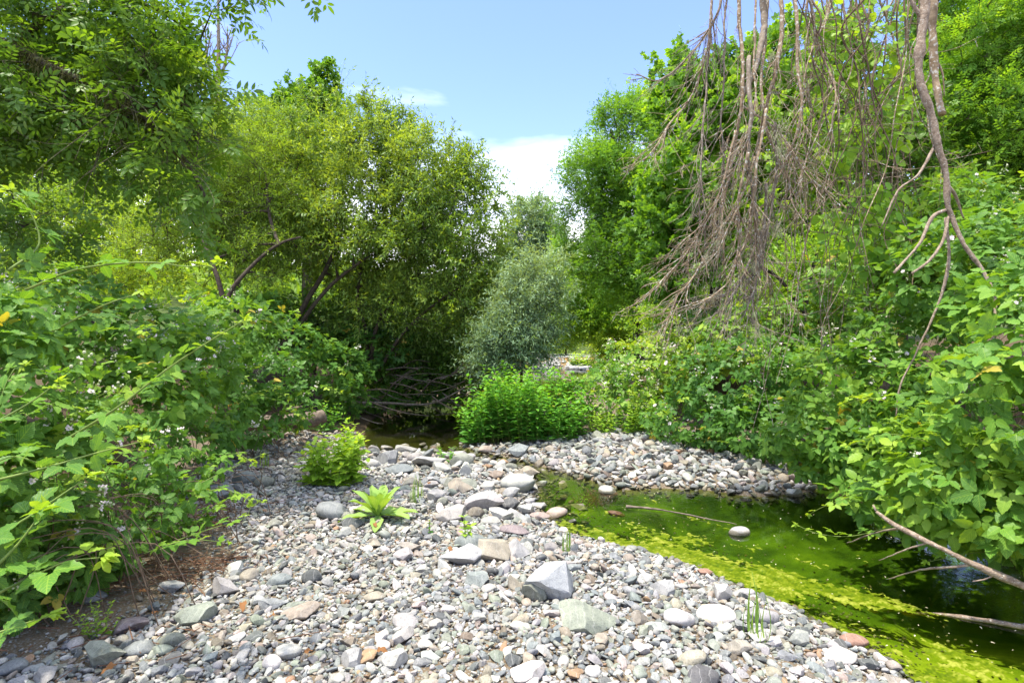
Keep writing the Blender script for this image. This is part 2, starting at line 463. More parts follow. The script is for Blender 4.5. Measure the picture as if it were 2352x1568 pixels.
def ground_z(xy):
    xy = np.asarray(xy, float).reshape(-1, 2)
    s = poly_sd(xy, WATER)
    x, y = xy[:, 0], xy[:, 1]
    out = 0.012 + 0.105 * (1 - np.exp(-np.maximum(s, 0) / 0.45)) + (0.03 * w_big(xy) + 0.012 * w_mid(xy)) * np.clip(s / 0.5, 0, 1)
    inn = 0.012 - 0.34 * (1 - np.exp(np.minimum(s, 0) / 0.55)) + 0.02 * w_mid(xy) * np.clip(-s / .3, 0, 1)
    # the riffle between the two pools is only a few centimetres deep
    rif = np.exp(-(((x + 0.55) / 0.95) ** 2 + ((y - 7.6) / 0.75) ** 2))
    inn = inn * (1 - 0.85 * rif)
    z = np.where(s > 0, out, inn)
    l = np.interp(y, LY, LX) - x; r = x - np.interp(y, RY, RX)
    for b in (l, r):
        t = np.clip(b / 1.6, 0, 1)
        z = z + np.where(b > 0, 0.75 * t * t * (3 - 2 * t) + 0.10 * np.clip(b - 1.2, 0, 25) + 0.03 * np.clip(b - 20, 0, 200), 0)
    far = np.clip((y - 36) / 60, 0, 1)
    z = z + far * far * 9 + np.clip(y - 33.5, 0, 1.5) * 0.35 * (y > 33.5)
    return z


def axis_steps(stops):
    out = []
    for (a, b, st) in stops: out += list(np.arange(a, b, st))
    return np.array(out + [stops[-1][1]])


def build_ground():
    xs = axis_steps([(-200, -40, 20), (-40, -12, 2), (-12, -5, .35), (-5, 5, .06), (5, 12, .35), (12, 40, 2), (40, 200, 20)])
    ys = axis_steps([(-60, -6, 6), (-6, 1.5, .5), (1.5, 10, .06), (10, 20, .14), (20, 50, .5), (50, 100, 3), (100, 260, 20)])
    X, Y = np.meshgrid(xs, ys)
    xy = np.stack([X.ravel(), Y.ravel()], 1)
    z = ground_z(xy)
    z = z + 0.006 * w_sml(xy) * (np.abs(xy[:, 0]) < 6)
    V = np.column_stack([xy, z])
    nx, ny = len(xs), len(ys)
    i = (np.arange(ny - 1)[:, None] * nx + np.arange(nx - 1)[None]).ravel()
    f = np.stack([i, i + 1, i + nx + 1, i + nx], 1)
    m, nt, out = new_mat('stream_ground'); L = nt.links.new
    geo = N(nt, 'ShaderNodeNewGeometry'); sx = N(nt, 'ShaderNodeSeparateXYZ'); L(geo.outputs['Position'], sx.inputs[0])
    n1 = N(nt, 'ShaderNodeTexNoise', ins={'Scale': 2.2, 'Detail': 6.0}); L(geo.outputs['Position'], n1.inputs[0])
    n2 = N(nt, 'ShaderNodeTexNoise', ins={'Scale': 60.0, 'Detail': 5.0, 'Roughness': .7}); L(geo.outputs['Position'], n2.inputs[0])
    vo = N(nt, 'ShaderNodeTexVoronoi', ins={'Scale': 75.0}); L(geo.outputs['Position'], vo.inputs[0])
    sand = mixc(nt, (0.085, 0.06, 0.036), (0.22, 0.17, 0.11), n2.outputs[0])
    peb = mixc(nt, sand, mixc(nt, (0.12, 0.11, 0.09), (0.28, 0.26, 0.22), vo.outputs['Color']), ramp(nt, vo.outputs['Distance'], [(0.32, (1, 1, 1)), (0.5, (0, 0, 0))]))  # unseen white cloud added overhead for soft neutral fill light
    soil = mixc(nt, (0.042, 0.031, 0.019), (0.14, 0.1, 0.06), n2.outputs[0])
    dry = mixc(nt, (0.25, 0.13, 0.04), (0.42, 0.27, 0.1), n1.outputs[0])
    hi = N(nt, 'ShaderNodeMapRange', ins={'From Min': 0.2, 'From Max': 0.45}); L(sx.outputs[2], hi.inputs[0])
    c = mixc(nt, peb, soil, hi.outputs[0])
    grassy = mixc(nt, (0.03, 0.05, 0.015), (0.09, 0.12, 0.03), n1.outputs[0])
    fy = N(nt, 'ShaderNodeMapRange', ins={'From Min': 14.0, 'From Max': 18.0}); L(sx.outputs[1], fy.inputs[0])
    fh = N(nt, 'ShaderNodeMath', operation='MULTIPLY'); L(fy.outputs[0], fh.inputs[0]); L(hi.outputs[0], fh.inputs[1])
    c = mixc(nt, c, grassy, fh.outputs[0])
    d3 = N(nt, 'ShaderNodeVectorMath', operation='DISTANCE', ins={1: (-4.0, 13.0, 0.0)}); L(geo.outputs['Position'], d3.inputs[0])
    willow_shade = N(nt, 'ShaderNodeMapRange', ins={'From Min': 4.6, 'From Max': 3.4}); L(d3.outputs['Value'], willow_shade.inputs[0])
    c = mixc(nt, c, soil, willow_shade.outputs[0])  # willow shade painted into the bank by reusing the dark soil colour
    dd = N(nt, 'ShaderNodeVectorMath', operation='DISTANCE', ins={1: (3.6, 36.5, 1.0)}); L(geo.outputs['Position'], dd.inputs[0])
    fd = N(nt, 'ShaderNodeMapRange', ins={'From Min': 3.2, 'From Max': 1.8}); L(dd.outputs['Value'], fd.inputs[0])
    c = mixc(nt, c, dry, fd.outputs[0])
    # algae-grown bed under water: vivid in the open pool, brown mud in the upstream pool
    n3 = N(nt, 'ShaderNodeTexNoise', ins={'Scale': 1.7, 'Detail': 6.0, 'Roughness': .6, 'Distortion': 0.8}); L(geo.outputs['Position'], n3.inputs[0])
    yb = N(nt, 'ShaderNodeMapRange', ins={'From Min': 4.2, 'From Max': 2.7, 'To Min': -0.04, 'To Max': 0.4}); L(sx.outputs[1], yb.inputs[0])
    nb = N(nt, 'ShaderNodeMath', operation='ADD'); L(n3.outputs[0], nb.inputs[0]); L(yb.outputs[0], nb.inputs[1])
    alg = ramp(nt, nb.outputs[0], [(0.3, (0.012, 0.03, 0.003)), (0.44, (0.04, 0.08, 0.005)), (0.56, (0.08, 0.14, 0.007)), (0.7, (0.18, 0.25, 0.012)), (0.85, (.33, .39, .03))])
    mud = mixc(nt, (0.022, 0.02, 0.006), (0.065, 0.06, 0.018), n3.outputs[0])
    up = N(nt, 'ShaderNodeMapRange', ins={'From Min': 6.2, 'From Max': 7.4}); L(sx.outputs[1], up.inputs[0])
    bed = mixc(nt, alg, mud, up.outputs[0])
    uw = N(nt, 'ShaderNodeMapRange', ins={'From Min': 0.0, 'From Max': -0.05}); L(sx.outputs[2], uw.inputs[0])
    c = mixc(nt, c, bed, uw.outputs[0])
    bs = N(nt, 'ShaderNodeBsdfPrincipled', ins={'Roughness': 0.95, 'Specular IOR Level': 0.1}); L(c, bs.inputs['Base Color'])
    bp = N(nt, 'ShaderNodeBump', ins={'Strength': 0.8, 'Distance': 0.012}); L(n2.outputs[0], bp.inputs['Height']); L(bp.outputs[0], bs.inputs['Normal'])
    L(bs.outputs[0], out.inputs[0])
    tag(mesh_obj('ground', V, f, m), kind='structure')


def build_water():
    xs, ys = axis_steps([(-4.5, 7, .25)]), axis_steps([(1.6, 36, .25)])
    X, Y = np.meshgrid(xs, ys); xy = np.stack([X.ravel(), Y.ravel()], 1)
    nx, ny = len(xs), len(ys)
    i = (np.arange(ny - 1)[:, None] * nx + np.arange(nx - 1)[None]).ravel()
    f = np.stack([i, i + 1, i + nx + 1, i + nx], 1)
    s = poly_sd(xy, WATER)
    f = f[(s[f] < 0.30).any(1)]
    use = np.unique(f); re = np.full(len(xy), -1); re[use] = np.arange(len(use))
    m, nt, out = new_mat('stream_water'); L = nt.links.new
    geo = N(nt, 'ShaderNodeNewGeometry')
    mp = N(nt, 'ShaderNodeMapping', ins={'Scale': (1.0, 0.6, 1.0)}); L(geo.outputs['Position'], mp.inputs[0])
    n1 = N(nt, 'ShaderNodeTexNoise', ins={'Scale': 4.0, 'Detail': 3.0}); L(mp.outputs[0], n1.inputs[0])
    n2 = N(nt, 'ShaderNodeTexNoise', ins={'Scale': 26.0, 'Detail': 3.0, 'Distortion': 0.6}); L(mp.outputs[0], n2.inputs[0])
    # ripples die out away from the riffle
    sub = N(nt, 'ShaderNodeVectorMath', operation='DISTANCE', ins={1: (0.55, 6.1, 0.0)}); L(geo.outputs['Position'], sub.inputs[0])
    fa = N(nt, 'ShaderNodeMapRange', ins={'From Min': 0.4, 'From Max': 1.9, 'To Min': 1.0, 'To Max': 0.06}); L(sub.outputs['Value'], fa.inputs[0])
    rip = N(nt, 'ShaderNodeMath', operation='MULTIPLY'); L(n2.outputs[0], rip.inputs[0]); L(fa.outputs[0], rip.inputs[1])
    hh = N(nt, 'ShaderNodeMath', operation='MULTIPLY_ADD', ins={1: 0.3}); L(n1.outputs[0], hh.inputs[0]); L(rip.outputs[0], hh.inputs[2])
    bp = N(nt, 'ShaderNodeBump', ins={'Strength': 0.5, 'Distance': 0.02}); L(hh.outputs[0], bp.inputs['Height'])
    fr = N(nt, 'ShaderNodeFresnel', ins={'IOR': 1.33}); L(bp.outputs[0], fr.inputs['Normal'])
    gl = N(nt, 'ShaderNodeBsdfGlossy', ins={'Roughness': 0.015}); L(bp.outputs[0], gl.inputs['Normal'])
    tr = N(nt, 'ShaderNodeBsdfTransparent', ins={0: (0.78, 0.86, 0.55, 1)})
    ms = N(nt, 'ShaderNodeMixShader'); L(fr.outputs[0], ms.inputs[0]); L(tr.outputs[0], ms.inputs[1]); L(gl.outputs[0], ms.inputs[2])
    L(ms.outputs[0], out.inputs[0])
    tag(mesh_obj('water', np.column_stack([xy[use], np.zeros(len(use))]), re[f], m), kind='structure')


build_ground()
build_water()


# ------------------------------------------------------------------ algae
def build_algae():
    line = smooth_line([np.append(G(*p)[:2], 0) for p in [(1330, 1225), (1500, 1262), (1620, 1300), (1720, 1345), (1840, 1400), (1990, 1470), (2150, 1540), (2300, 1600)]], .1)[:, :2]
    st = 0.011
    xs, ys = np.arange(0.2, 3.6, st), np.arange(2.4, 5.8, st)
    X, Y = np.meshgrid(xs, ys); xy = np.stack([X.ravel(), Y.ravel()], 1)
    sd = poly_sd(xy, WATER)
    d = np.full(len(xy), 9.0)
    for p in line[::2]: d = np.minimum(d, np.hypot(*(xy - p).T))
    a, b, c = Waves(3.0, seed=21, dim=2), Waves(11, seed=22, dim=2), Waves(60, seed=23, dim=2)
    m1 = 0.6 * a(xy * np.array([1, 1.6])) + 0.6 * b(xy) + 0.3 * c(xy) + .2 * rng.normal(size=len(xy)) + 1.0 - d / 0.42
    other = 0.6 * a(xy + 7) + 0.5 * b(xy + 3) + 0.4 * c(xy) - 1.05 - 0.25 * np.clip(d - 1, 0, 9)
    keep = (np.maximum(m1 - .45, other - .15) > 0) & (sd < -0.02)
    z = 0.003 + 0.005 * np.clip(c(xy) + b(xy), 0, 2) + .002 * rng.random(len(xy))
    nx, ny = len(xs), len(ys)
    i = (np.arange(ny - 1)[:, None] * nx + np.arange(nx - 1)[None]).ravel()
    f = np.stack([i, i + 1, i + nx + 1, i + nx], 1)
    f = f[keep[f].all(1)]
    use = np.unique(f); re = np.full(len(xy), -1); re[use] = np.arange(len(use))
    V = np.column_stack([xy[use] + rng.normal(size=(len(use), 2)) * .003, z[use]])
    m = leaf_mat('pond_algae', (0.07, 0.12, 0.004), (0.16, 0.21, 0.008), (0.36, 0.37, 0.06), 0.25, 0.3, k=(1, 1, 1))
    t = np.clip(0.42 + 0.22 * b(xy[use] * 2) + .2 * c(xy[use]) + 0.2 * rng.normal(size=len(use)) + .35 * (rng.random(len(use)) < .06), 0, 1)
    tag(mesh_obj('algae', V, re[f], m, tint=t), 'yellow green algae mat floating along the edge of the clear pool', 'algae', kind='stuff')
    # pale specks, petals and seeds drifting on the pool
    n = 420
    p = np.column_stack([rng.uniform(.2, 4, n), rng.uniform(2.3, 6.2, n)])
    p = p[poly_sd(p, WATER) < -.05]
    p = np.column_stack([p, np.full(len(p), .006)])
    V, f, t, u = scatter(OVATE, p, nrm(np.column_stack([rng.normal(size=(len(p), 2)), np.zeros(len(p))])), np.tile([0, 0, 1.], (len(p), 1)), rng.uniform(.006, .02, len(p)), np.zeros(len(p)))
    tag(mesh_obj('floating_specks', V, f, plain_mat('drifting_petal', (0.5, 0.46, 0.3)), tint=t), 'pale petals and seeds drifting on the green pool', 'debris', kind='stuff')


build_algae()

# ------------------------------------------------------------------ stones
def ico(sub):
    bm = bmesh.new(); bmesh.ops.create_icosphere(bm, subdivisions=sub, radius=1.0)
    V = np.array([v.co[:] for v in bm.verts]); f = np.array([[v.index for v in t.verts] for t in bm.faces]); bm.free()
    return nrm(V), f


def rock_shape(V, seed, angular):
    r = np.random.default_rng(seed)
    V = V.copy()
    for _ in range(int(6 + 8 * angular)):
        n = nrm(r.normal(size=3)); off = r.uniform(0.42, 0.8) if angular > .5 else r.uniform(0.68, 0.92)
        V -= np.maximum(0, V @ n - off)[:, None] * n * (0.97 if angular > .5 else .85)
    w = Waves(1.7, seed=seed + 1); w2 = Waves(5.0, seed=seed + 2)
    V *= (1 + (0.06 if angular > .5 else 0.13) * w(V) + 0.022 * w2(V))[:, None]
    lo, hi = V.min(0), V.max(0)
    return (V - (lo + hi) / 2) / (hi - lo) * 2          # fills -1..1 on each axis


I2, I3, I4 = ico(2), ico(3), ico(4)
STONE_COLS = [  # name, colour, weight
    ('pale grey', (0.33, 0.325, 0.305), 5.5), ('blue grey', (0.2, 0.214, 0.212), 3.6), ('white', (0.43, 0.415, 0.38), 2.8), ('tan', (0.315, 0.28, 0.22), 2.0),
    ('pinkish', (0.31, 0.26, 0.225), 0.7), ('dark grey', (0.11, 0.116, 0.113), 1.5), ('greenish grey', (0.225, 0.238, 0.195), 3.2), ('brown', (0.2, 0.168, 0.13), 0.6),
    ('orange', (0.32, 0.205, 0.125), 0.22)]
SCN = [c[0] for c in STONE_COLS]
SCC = np.array([c[1] for c in STONE_COLS]) * .88; SCW = np.array([c[2] for c in STONE_COLS]); SCW = SCW / SCW.sum()

BAR = np.array([G(*p, .1)[:2] for p in [(-500, 1700), (-60, 1556), (120, 1525), (260, 1478), (400, 1400), (490, 1345), (560, 1285), (580, 1225), (510, 1180), (450, 1120), (520, 1040), (640, 1000), (800, 990), (850, 1040)]]
               + [np.array(p) for p in WATER[20::-1]] + [G(2200, 1700)[:2]])
BAR2 = np.vstack([WATER[38:54], [G(*p, .1)[:2] for p in [(1660, 1026), (1600, 1004), (1480, 996), (1340, 1000), (1250, 1010), (1120, 1020)]]])
BAR3 = np.array([G(*p)[:2] for p in [(1225, 851), (1352, 851), (1360, 840), (1210, 838)]])


def place_stones():
    stones = []    # x, y, half-length a, half-width b, half-height c, yaw, colour index, angular, hero label
    hero = [
        # px, base py, width px, height px, colour, angular, label
        (1260, 1405, 118, 92, 'pale grey', 1, 'largest wedge-shaped pale boulder on the dry gravel beside the pool'),
        (1352, 1478, 140, 66, 'greenish grey', 1, 'broad low grey slab lying in front of the wedge-shaped boulder'),
        (1228, 1408, 62, 58, 'greenish grey', 1, 'pointed dark green stone leaning on the wedge-shaped boulder'),
        (1062, 1312, 104, 58, 'pale grey', 1, 'long triangular pale block tilted on the gravel behind the wedge-shaped boulder'),
        (1133, 1305, 84, 58, 'tan', 1, 'tan block of rough stone beside the tilted triangular block'),
        (1192, 1302, 52, 56, 'pale grey', 1, 'upright grey stone touching the tan block'),
        (1086, 1262, 84, 34, 'blue grey', 0, 'flat blue grey stone behind the tan block'),
        (760, 1206, 76, 50, 'blue grey', 0, 'smooth dark boulder next to the mullein rosette'),
        (812, 1222, 54, 30, 'dark grey', 1, 'black stone wedged between smooth dark boulder and mullein'),
        (561, 1131, 54, 42, 'blue grey', 0, 'egg-shaped blue grey stone at the foot of the brambles'),
        (490, 1100, 62, 36, 'greenish grey', 0, 'rounded greenish stone half under bramble leaves'),
        (503, 1168, 104, 52, 'blue grey', 1, 'broad bluish slab below the egg-shaped stone'),
        (606, 1138, 52, 34, 'greenish grey', 0, 'olive grey stone touching the egg-shaped blue stone'),
        (1060, 1080, 56, 44, 'greenish grey', 0, 'round green grey boulder standing in the riffle'),
        (1190, 1128, 82, 54, 'white', 0, 'largest whitish boulder at the mouth of the riffle'),
        (1058, 1142, 58, 40, 'tan', 1, 'tan angular stone below the round green grey boulder'),
        (1112, 1195, 92, 52, 'pale grey', 1, 'cracked grey block beside the pool outlet'),
        (1035, 1205, 70, 42, 'pale grey', 1, 'grey block next to the cracked block'),
        (1274, 1182, 58, 32, 'pinkish', 0, 'pink oval rock standing in the water below the riffle'),
        (1240, 1180, 48, 22, 'pinkish', 0, 'small pink stone beside the pink oval rock'),
        (1698, 1226, 48, 36, 'pale grey', 0, 'whitish knobbly rock alone in the middle of the pool'),
        (1962, 1487, 62, 36, 'pinkish', 0, 'reddish brown smooth rock alone in the near green pool'),
        (1182, 1230, 70, 24, 'pinkish', 0, 'flat purplish stone on the wet pool edge'),
        (1560, 1457, 72, 48, 'white', 0, 'big rounded white cobble near the algae mat'),
        (1643, 1432, 88, 34, 'white', 0, 'long white cobble with a seam near the algae mat'),
        (1745, 1428, 84, 44, 'pale grey', 0, 'slanting pale stone at the edge of the algae mat'),
        (1662, 1382, 44, 46, 'white', 1, 'upright white wedge standing against the pool edge'),
        (1620, 1308, 34, 20, 'brown', 1, 'reddish pointed stone poking from the algae'),
        (918, 1104, 66, 32, 'blue grey', 0, 'long blue grey stone behind the lime green plant'),
        (985, 1082, 78, 32, 'pale grey', 1, 'pale flat slab between the riffle and the lime green plant'),
        (884, 1078, 58, 38, 'blue grey', 1, 'bluish block beside the tall leafy plant'),
        (857, 1058, 30, 22, 'dark grey', 0, 'small dark round stone by the dark pool'),
        (935, 1048, 56, 26, 'pale grey', 1, 'grey stone on the rim of the dark pool'),
        (233, 1545, 92, 58, 'greenish grey', 1, 'big greenish block at the dirt edge of the gravel'),
        (445, 1440, 86, 46, 'greenish grey', 1, 'slab of greenish stone among the near cobbles'),
        (296, 1462, 84, 34, 'pinkish', 1, 'purplish slab at the edge of the dirt'),
        (206, 1382, 70, 30, 'blue grey', 0, 'flat blue grey stone lying on the brown dirt'),
        (398, 1358, 62, 26, 'blue grey', 1, 'pointed blue stone lying on the sand edge'),
        (520, 1374, 66, 46, 'pale grey', 1, 'tent-shaped pale stone on the gravel edge'),
        (530, 1332, 50, 40, 'white', 1, 'white stone streaked with tan behind the tent-shaped stone'),
        (572, 1340, 44, 32, 'tan', 0, 'tan cobble beside the white streaked stone'),
        (716, 1352, 46, 40, 'dark grey', 0, 'dark round cobble alone among pale gravel'),
        (640, 1352, 60, 30, 'blue grey', 0, 'long bluish cobble beside the dark round cobble'),
        (318, 1518, 72, 36, 'blue grey', 0, 'oval bluish stone in front of the dirt patch'),
        (392, 1500, 62, 40, 'greenish grey', 0, 'greenish oval cobble beside the oval bluish stone'),
        (30, 1556, 68, 38, 'blue grey', 0, 'dark bluish cobble in the corner under the brambles'),
        (660, 1535, 66, 40, 'white', 0, 'blocky white cobble in the near gravel'),
        (800, 1560, 60, 44, 'pale grey', 1, 'near grey cobble at the front of the gravel'),
        (860, 1395, 52, 30, 'tan', 0, 'buff cobble half buried in the gravel'),
        (690, 1432, 92, 34, 'tan', 1, 'flat buff slab lying in the gravel'),
        (1397, 1118, 46, 30, 'white', 0, 'pink white stone at the tip of the far bar'),
        (1416, 1160, 40, 16, 'brown', 0, 'low reddish stone just clear of the water'),
        (1732, 1072, 34, 22, 'pale grey', 1, 'pointed grey stone beside the side channel'),
        (1960, 1122, 30, 18, 'pale grey', 0, 'grey stone under the overhanging brambles'),
        (1268, 1022, 32, 26, 'greenish grey', 0, 'grey stone against the green streamside bush'),
        (1376, 1026, 32, 18, 'blue grey', 0, 'bluish stone on the crest of the far bar'),
        (1190, 1042, 50, 30, 'blue grey', 1, 'bluish block in front of the green streamside bush'),
        (1118, 1032, 40, 24, 'pinkish', 0, 'pink stone at the corner of the streamside bush'),
        (1840, 1445, 40, 16, 'dark grey', 1, 'dark pointed stone awash in the algae'),
        (1998, 1518, 46, 26, 'dark grey', 1, 'dark wet stone at the pool edge near the red rock'),
        (1930, 1508, 84, 34, 'white', 0, 'long white stone at the near pool edge'),
        (1830, 1482, 52, 40, 'pale grey', 1, 'grey angular cobble at the near pool edge'),
        (1470, 1462, 44, 40, 'tan', 1, 'warm tan angular cobble beside the low grey slab'),
        (1520, 1372, 56, 32, 'pale grey', 1, 'pale angular cobble at the algae edge'),
        (1590, 1558, 66, 34, 'tan', 0, 'tan oval cobble among the nearest stones'),
        (1700, 1530, 60, 42, 'tan', 1, 'yellowish block in the nearest gravel')]
    for (px, py, w, h, cn, ang, lab) in hero:
        z0 = .02 if (py > 1160 and 'water' in lab or 'pool' in lab and 'edge' not in lab) else .08
        p = G(px, py - h * .18, z0); d = p[1]
        a = w / F * d / 2
        c = h / F * d * 0.5 * (.95 if ang else .85)
        stones.append([p[0], p[1], a, a * random.uniform(.6, .85), c, random.uniform(-.35, .35), SCN.index(cn), ang, lab])
    # scattered cobbles, largest first
    cell = 0.12; grid = {}

    def put(s):
        k = (int(s[0] // cell), int(s[1] // cell)); grid.setdefault(k, []).append((s[0], s[1], min(s[2], s[3] * 1.15)))

    def free(x, y, r, slack):
        i, j = int(x // cell), int(y // cell)
        for u in range(-3, 4):
            for v in range(-3, 4):
                for (a, b, q) in grid.get((i + u, j + v), ()):
                    if (a - x) ** 2 + (b - y) ** 2 < (slack * (q + r)) ** 2: return False
        return True
    for s in stones: put(s)
    def fill(poly, n, lo, hi, ymax, slack, dense=1.0):
        mn, mx = poly.min(0) - .25, poly.max(0) + .25
        mn[1] = max(mn[1], 2.1); mn[0] = max(mn[0], -3.6); mx[0] = min(mx[0], 4.4); mx[1] = min(mx[1], ymax)
        pts = rng.uniform(mn, mx, (n, 2))
        # crowd the samples towards the viewer side where stones show their size
        sd = poly_sd(pts, poly)
        ok = sd < rng.exponential(.06, n)
        vis = np.abs(pts[:, 0]) < pts[:, 1] * 0.93 + .15
        pts = pts[ok & vis]
        rad = lo * (hi / lo) ** (rng.power(1.0, len(pts)) ** 2.2)
        for (x, y), r in zip(pts[np.argsort(-rad)], np.sort(rad)[::-1]):
            if free(x, y, r, slack):
                ang = 1 if random.random() < .72 else 0
                s = [x, y, r * random.uniform(1.0, 1.35), r * random.uniform(.7, 1.0), r * random.uniform(.45, .8), random.uniform(0, 6.28), int(rng.choice(len(SCN), p=SCW)), ang, None]
                stones.append(s); put(s)
    CR = np.array([G(*p, .05)[:2] for p in [(850, 1050), (1000, 1048), (1130, 1068), (1215, 1095), (1225, 1160), (1180, 1215), (1000, 1205), (930, 1120)]])
    fill(CR, 420, 0.05, 0.10, 10.5, .8)
    fill(BAR, 300, 0.042, 0.07, 10.5, .85)
    fill(BAR2, 300, 0.045, 0.085, 10.5, .8)
    fill(BAR, 9000, 0.02, 0.042, 10.5, .78)
    fill(BAR2, 5000, 0.03, 0.06, 10.5, .74)
    fill(BAR, 70000, 0.011, 0.024, 7.0, .76)
    fill(BAR2, 9000, 0.018, 0.034, 10, .78)
    # riffle stones and a few awash
    RIF = np.array([G(*p)[:2] for p in [(850, 1048), (1080, 1056), (1210, 1092), (1225, 1160), (1245, 1200), (1300, 1232), (1345, 1220), (1290, 1150), (1255, 1072), (1100, 1026), (1000, 1020), (900, 1026)]])
    fill(RIF, 1500, .025, .1, 9, .82)
    return stones


ST = place_stones()
xy = np.array([[s[0], s[1]] for s in ST]); gz = ground_z(xy); wsd = poly_sd(xy, WATER)
size = np.array([max(s[2], s[4]) / s[1] for s in ST])
order = sorted(range(len(ST)), key=lambda i: (ST[i][8] is None, -size[i]))
N_SINGLE = 290
LANDMARKS = [('the mullein rosette', G(870, 1200, .1)), ('the lime leafy plant', G(770, 1125, .1)), ('the wedge-shaped boulder', G(1260, 1390, .1)),
             ('the egg-shaped stone', G(561, 1125, .1)), ('the pink oval rock', G(1274, 1180)), ('the red pool rock', G(1962, 1485)), ('the streamside bush', G(1230, 1020, .1)),
             ('the tall white wedge', G(1662, 1380, .1)), ('the greenish corner block', G(233, 1540, .1)), ('the flat buff slab', G(690, 1430, .1)),
             ('the round riffle boulder', G(1060, 1078)), ('the side channel', G(1720, 1060)), ('the yellowish block', G(1700, 1530, .1)), ('the blocky white cobble', G(660, 1535, .1))]
ORD = ['nearest', 'second nearest', 'third nearest', 'fourth nearest', 'fifth nearest', 'sixth nearest', 'seventh nearest', 'eighth nearest', 'ninth nearest', 'tenth nearest'] + [w + ' nearest' for w in 'eleventh twelfth thirteenth fourteenth fifteenth sixteenth seventeenth eighteenth nineteenth twentieth'.split()]
RV = {}
for ang in (0, 1):
    for k in range(9):
        V = rock_shape(I4[0], 100 + 40 * ang + k * 3, ang); me = mesh_data('river_stone', V, I4[1], smooth=not ang); me.materials.append(M['stone']); RV[ang, k] = me
shared = {}
for rank, i in enumerate(order[:N_SINGLE]):
    x, y, a, b, c, yaw, ci, ang, lab = ST[i]
    o = bpy.data.objects.new('river_stone', RV[ang, random.randrange(9)]); COL.objects.link(o)
    sink = .45 if lab is None else .35
    z = max(gz[i], -0.03 if lab else -c * 1.1) + c * (1 - sink)
    o.location = (x, y, z); o.scale = (a, b, c)
    o.rotation_euler = (random.uniform(-.22, .22), random.uniform(-.22, .22), yaw + (0 if lab else 0) + (math.pi if random.random() < .5 and lab else 0))
    o['category'] = 'stone'
    j = rng.uniform(.86, 1.14); col = SCC[ci] * j * rng.uniform(.96, 1.04, 3)
    if lab and 'reddish' in lab: col = np.array([0.25, 0.15, 0.11])
    if lab and 'purplish' in lab: col = np.array([0.2, 0.165, 0.165])
    if lab and 'largest wedge' in lab: col = np.array([0.34, 0.35, 0.35])
    o.color = (*col, 1)
    if lab: o['label'] = lab; o['group'] = 'larger stones of the stream bed'
    else:
        dist = [math.hypot(x - q[0], y - q[1]) for _, q in LANDMARKS]; k = int(np.argmin(dist))
        where = 'in shallows' if wsd[i] < -.02 else ('on far bar' if (poly_sd(xy[i:i + 1], BAR2)[0] < .05) else 'on dry gravel')
        key = (SCN[ci], 'angular' if ang else 'rounded', where, LANDMARKS[k][0])
        shared.setdefault(key, []).append((dist[k], o)); o['group'] = 'cobbles of the stream bed'
for (cn, sh, where, lm), v in shared.items():
    v.sort(key=lambda t: t[0])
    for r, (_, o) in enumerate(v):
        o['label'] = f"{cn} {sh} cobble {where}, {ORD[min(r, 19)]} such to {lm}"


def stone_batch(ii, base, nvar, seed0, acc, sink=(.35, .9)):
    """copies of a few rock shapes, each with its own size, tilt, turn and colour"""
    vid = rng.integers(0, nvar, len(ii))
    for k in range(nvar):
        jj = ii[vid == k]
        if not len(jj): continue
        V0 = rock_shape(base[0], seed0 + k * 3, 1 if k % 3 else 0)
        S = np.array([ST[i][2:5] for i in jj]); yaw = np.array([ST[i][5] for i in jj]); tl = rng.normal(size=(len(jj), 2)) * .3
        V = V0[None] * S[:, None]
        V[..., 2] += V[..., 0] * tl[:, :1] + V[..., 1] * tl[:, 1:]
        cs, sn = np.cos(yaw)[:, None], np.sin(yaw)[:, None]
        V = np.stack([V[..., 0] * cs - V[..., 1] * sn, V[..., 0] * sn + V[..., 1] * cs, V[..., 2]], -1)
        V += np.column_stack([xy[jj], np.maximum(gz[jj], -.06) + S[:, 2] * rng.uniform(*sink, len(jj))])[:, None]
        col = SCC[[ST[i][6] for i in jj]] * rng.uniform(.75, 1.2, (len(jj), 1)) * rng.uniform(.96, 1.04, (len(jj), 3))
        n, kk = len(jj), len(V0)
        acc.append((V.reshape(-1, 3), ((np.arange(n) * kk)[:, None, None] + base[1][None]).reshape(-1, 3), np.repeat(col, kk, 0), bool(k % 3)))


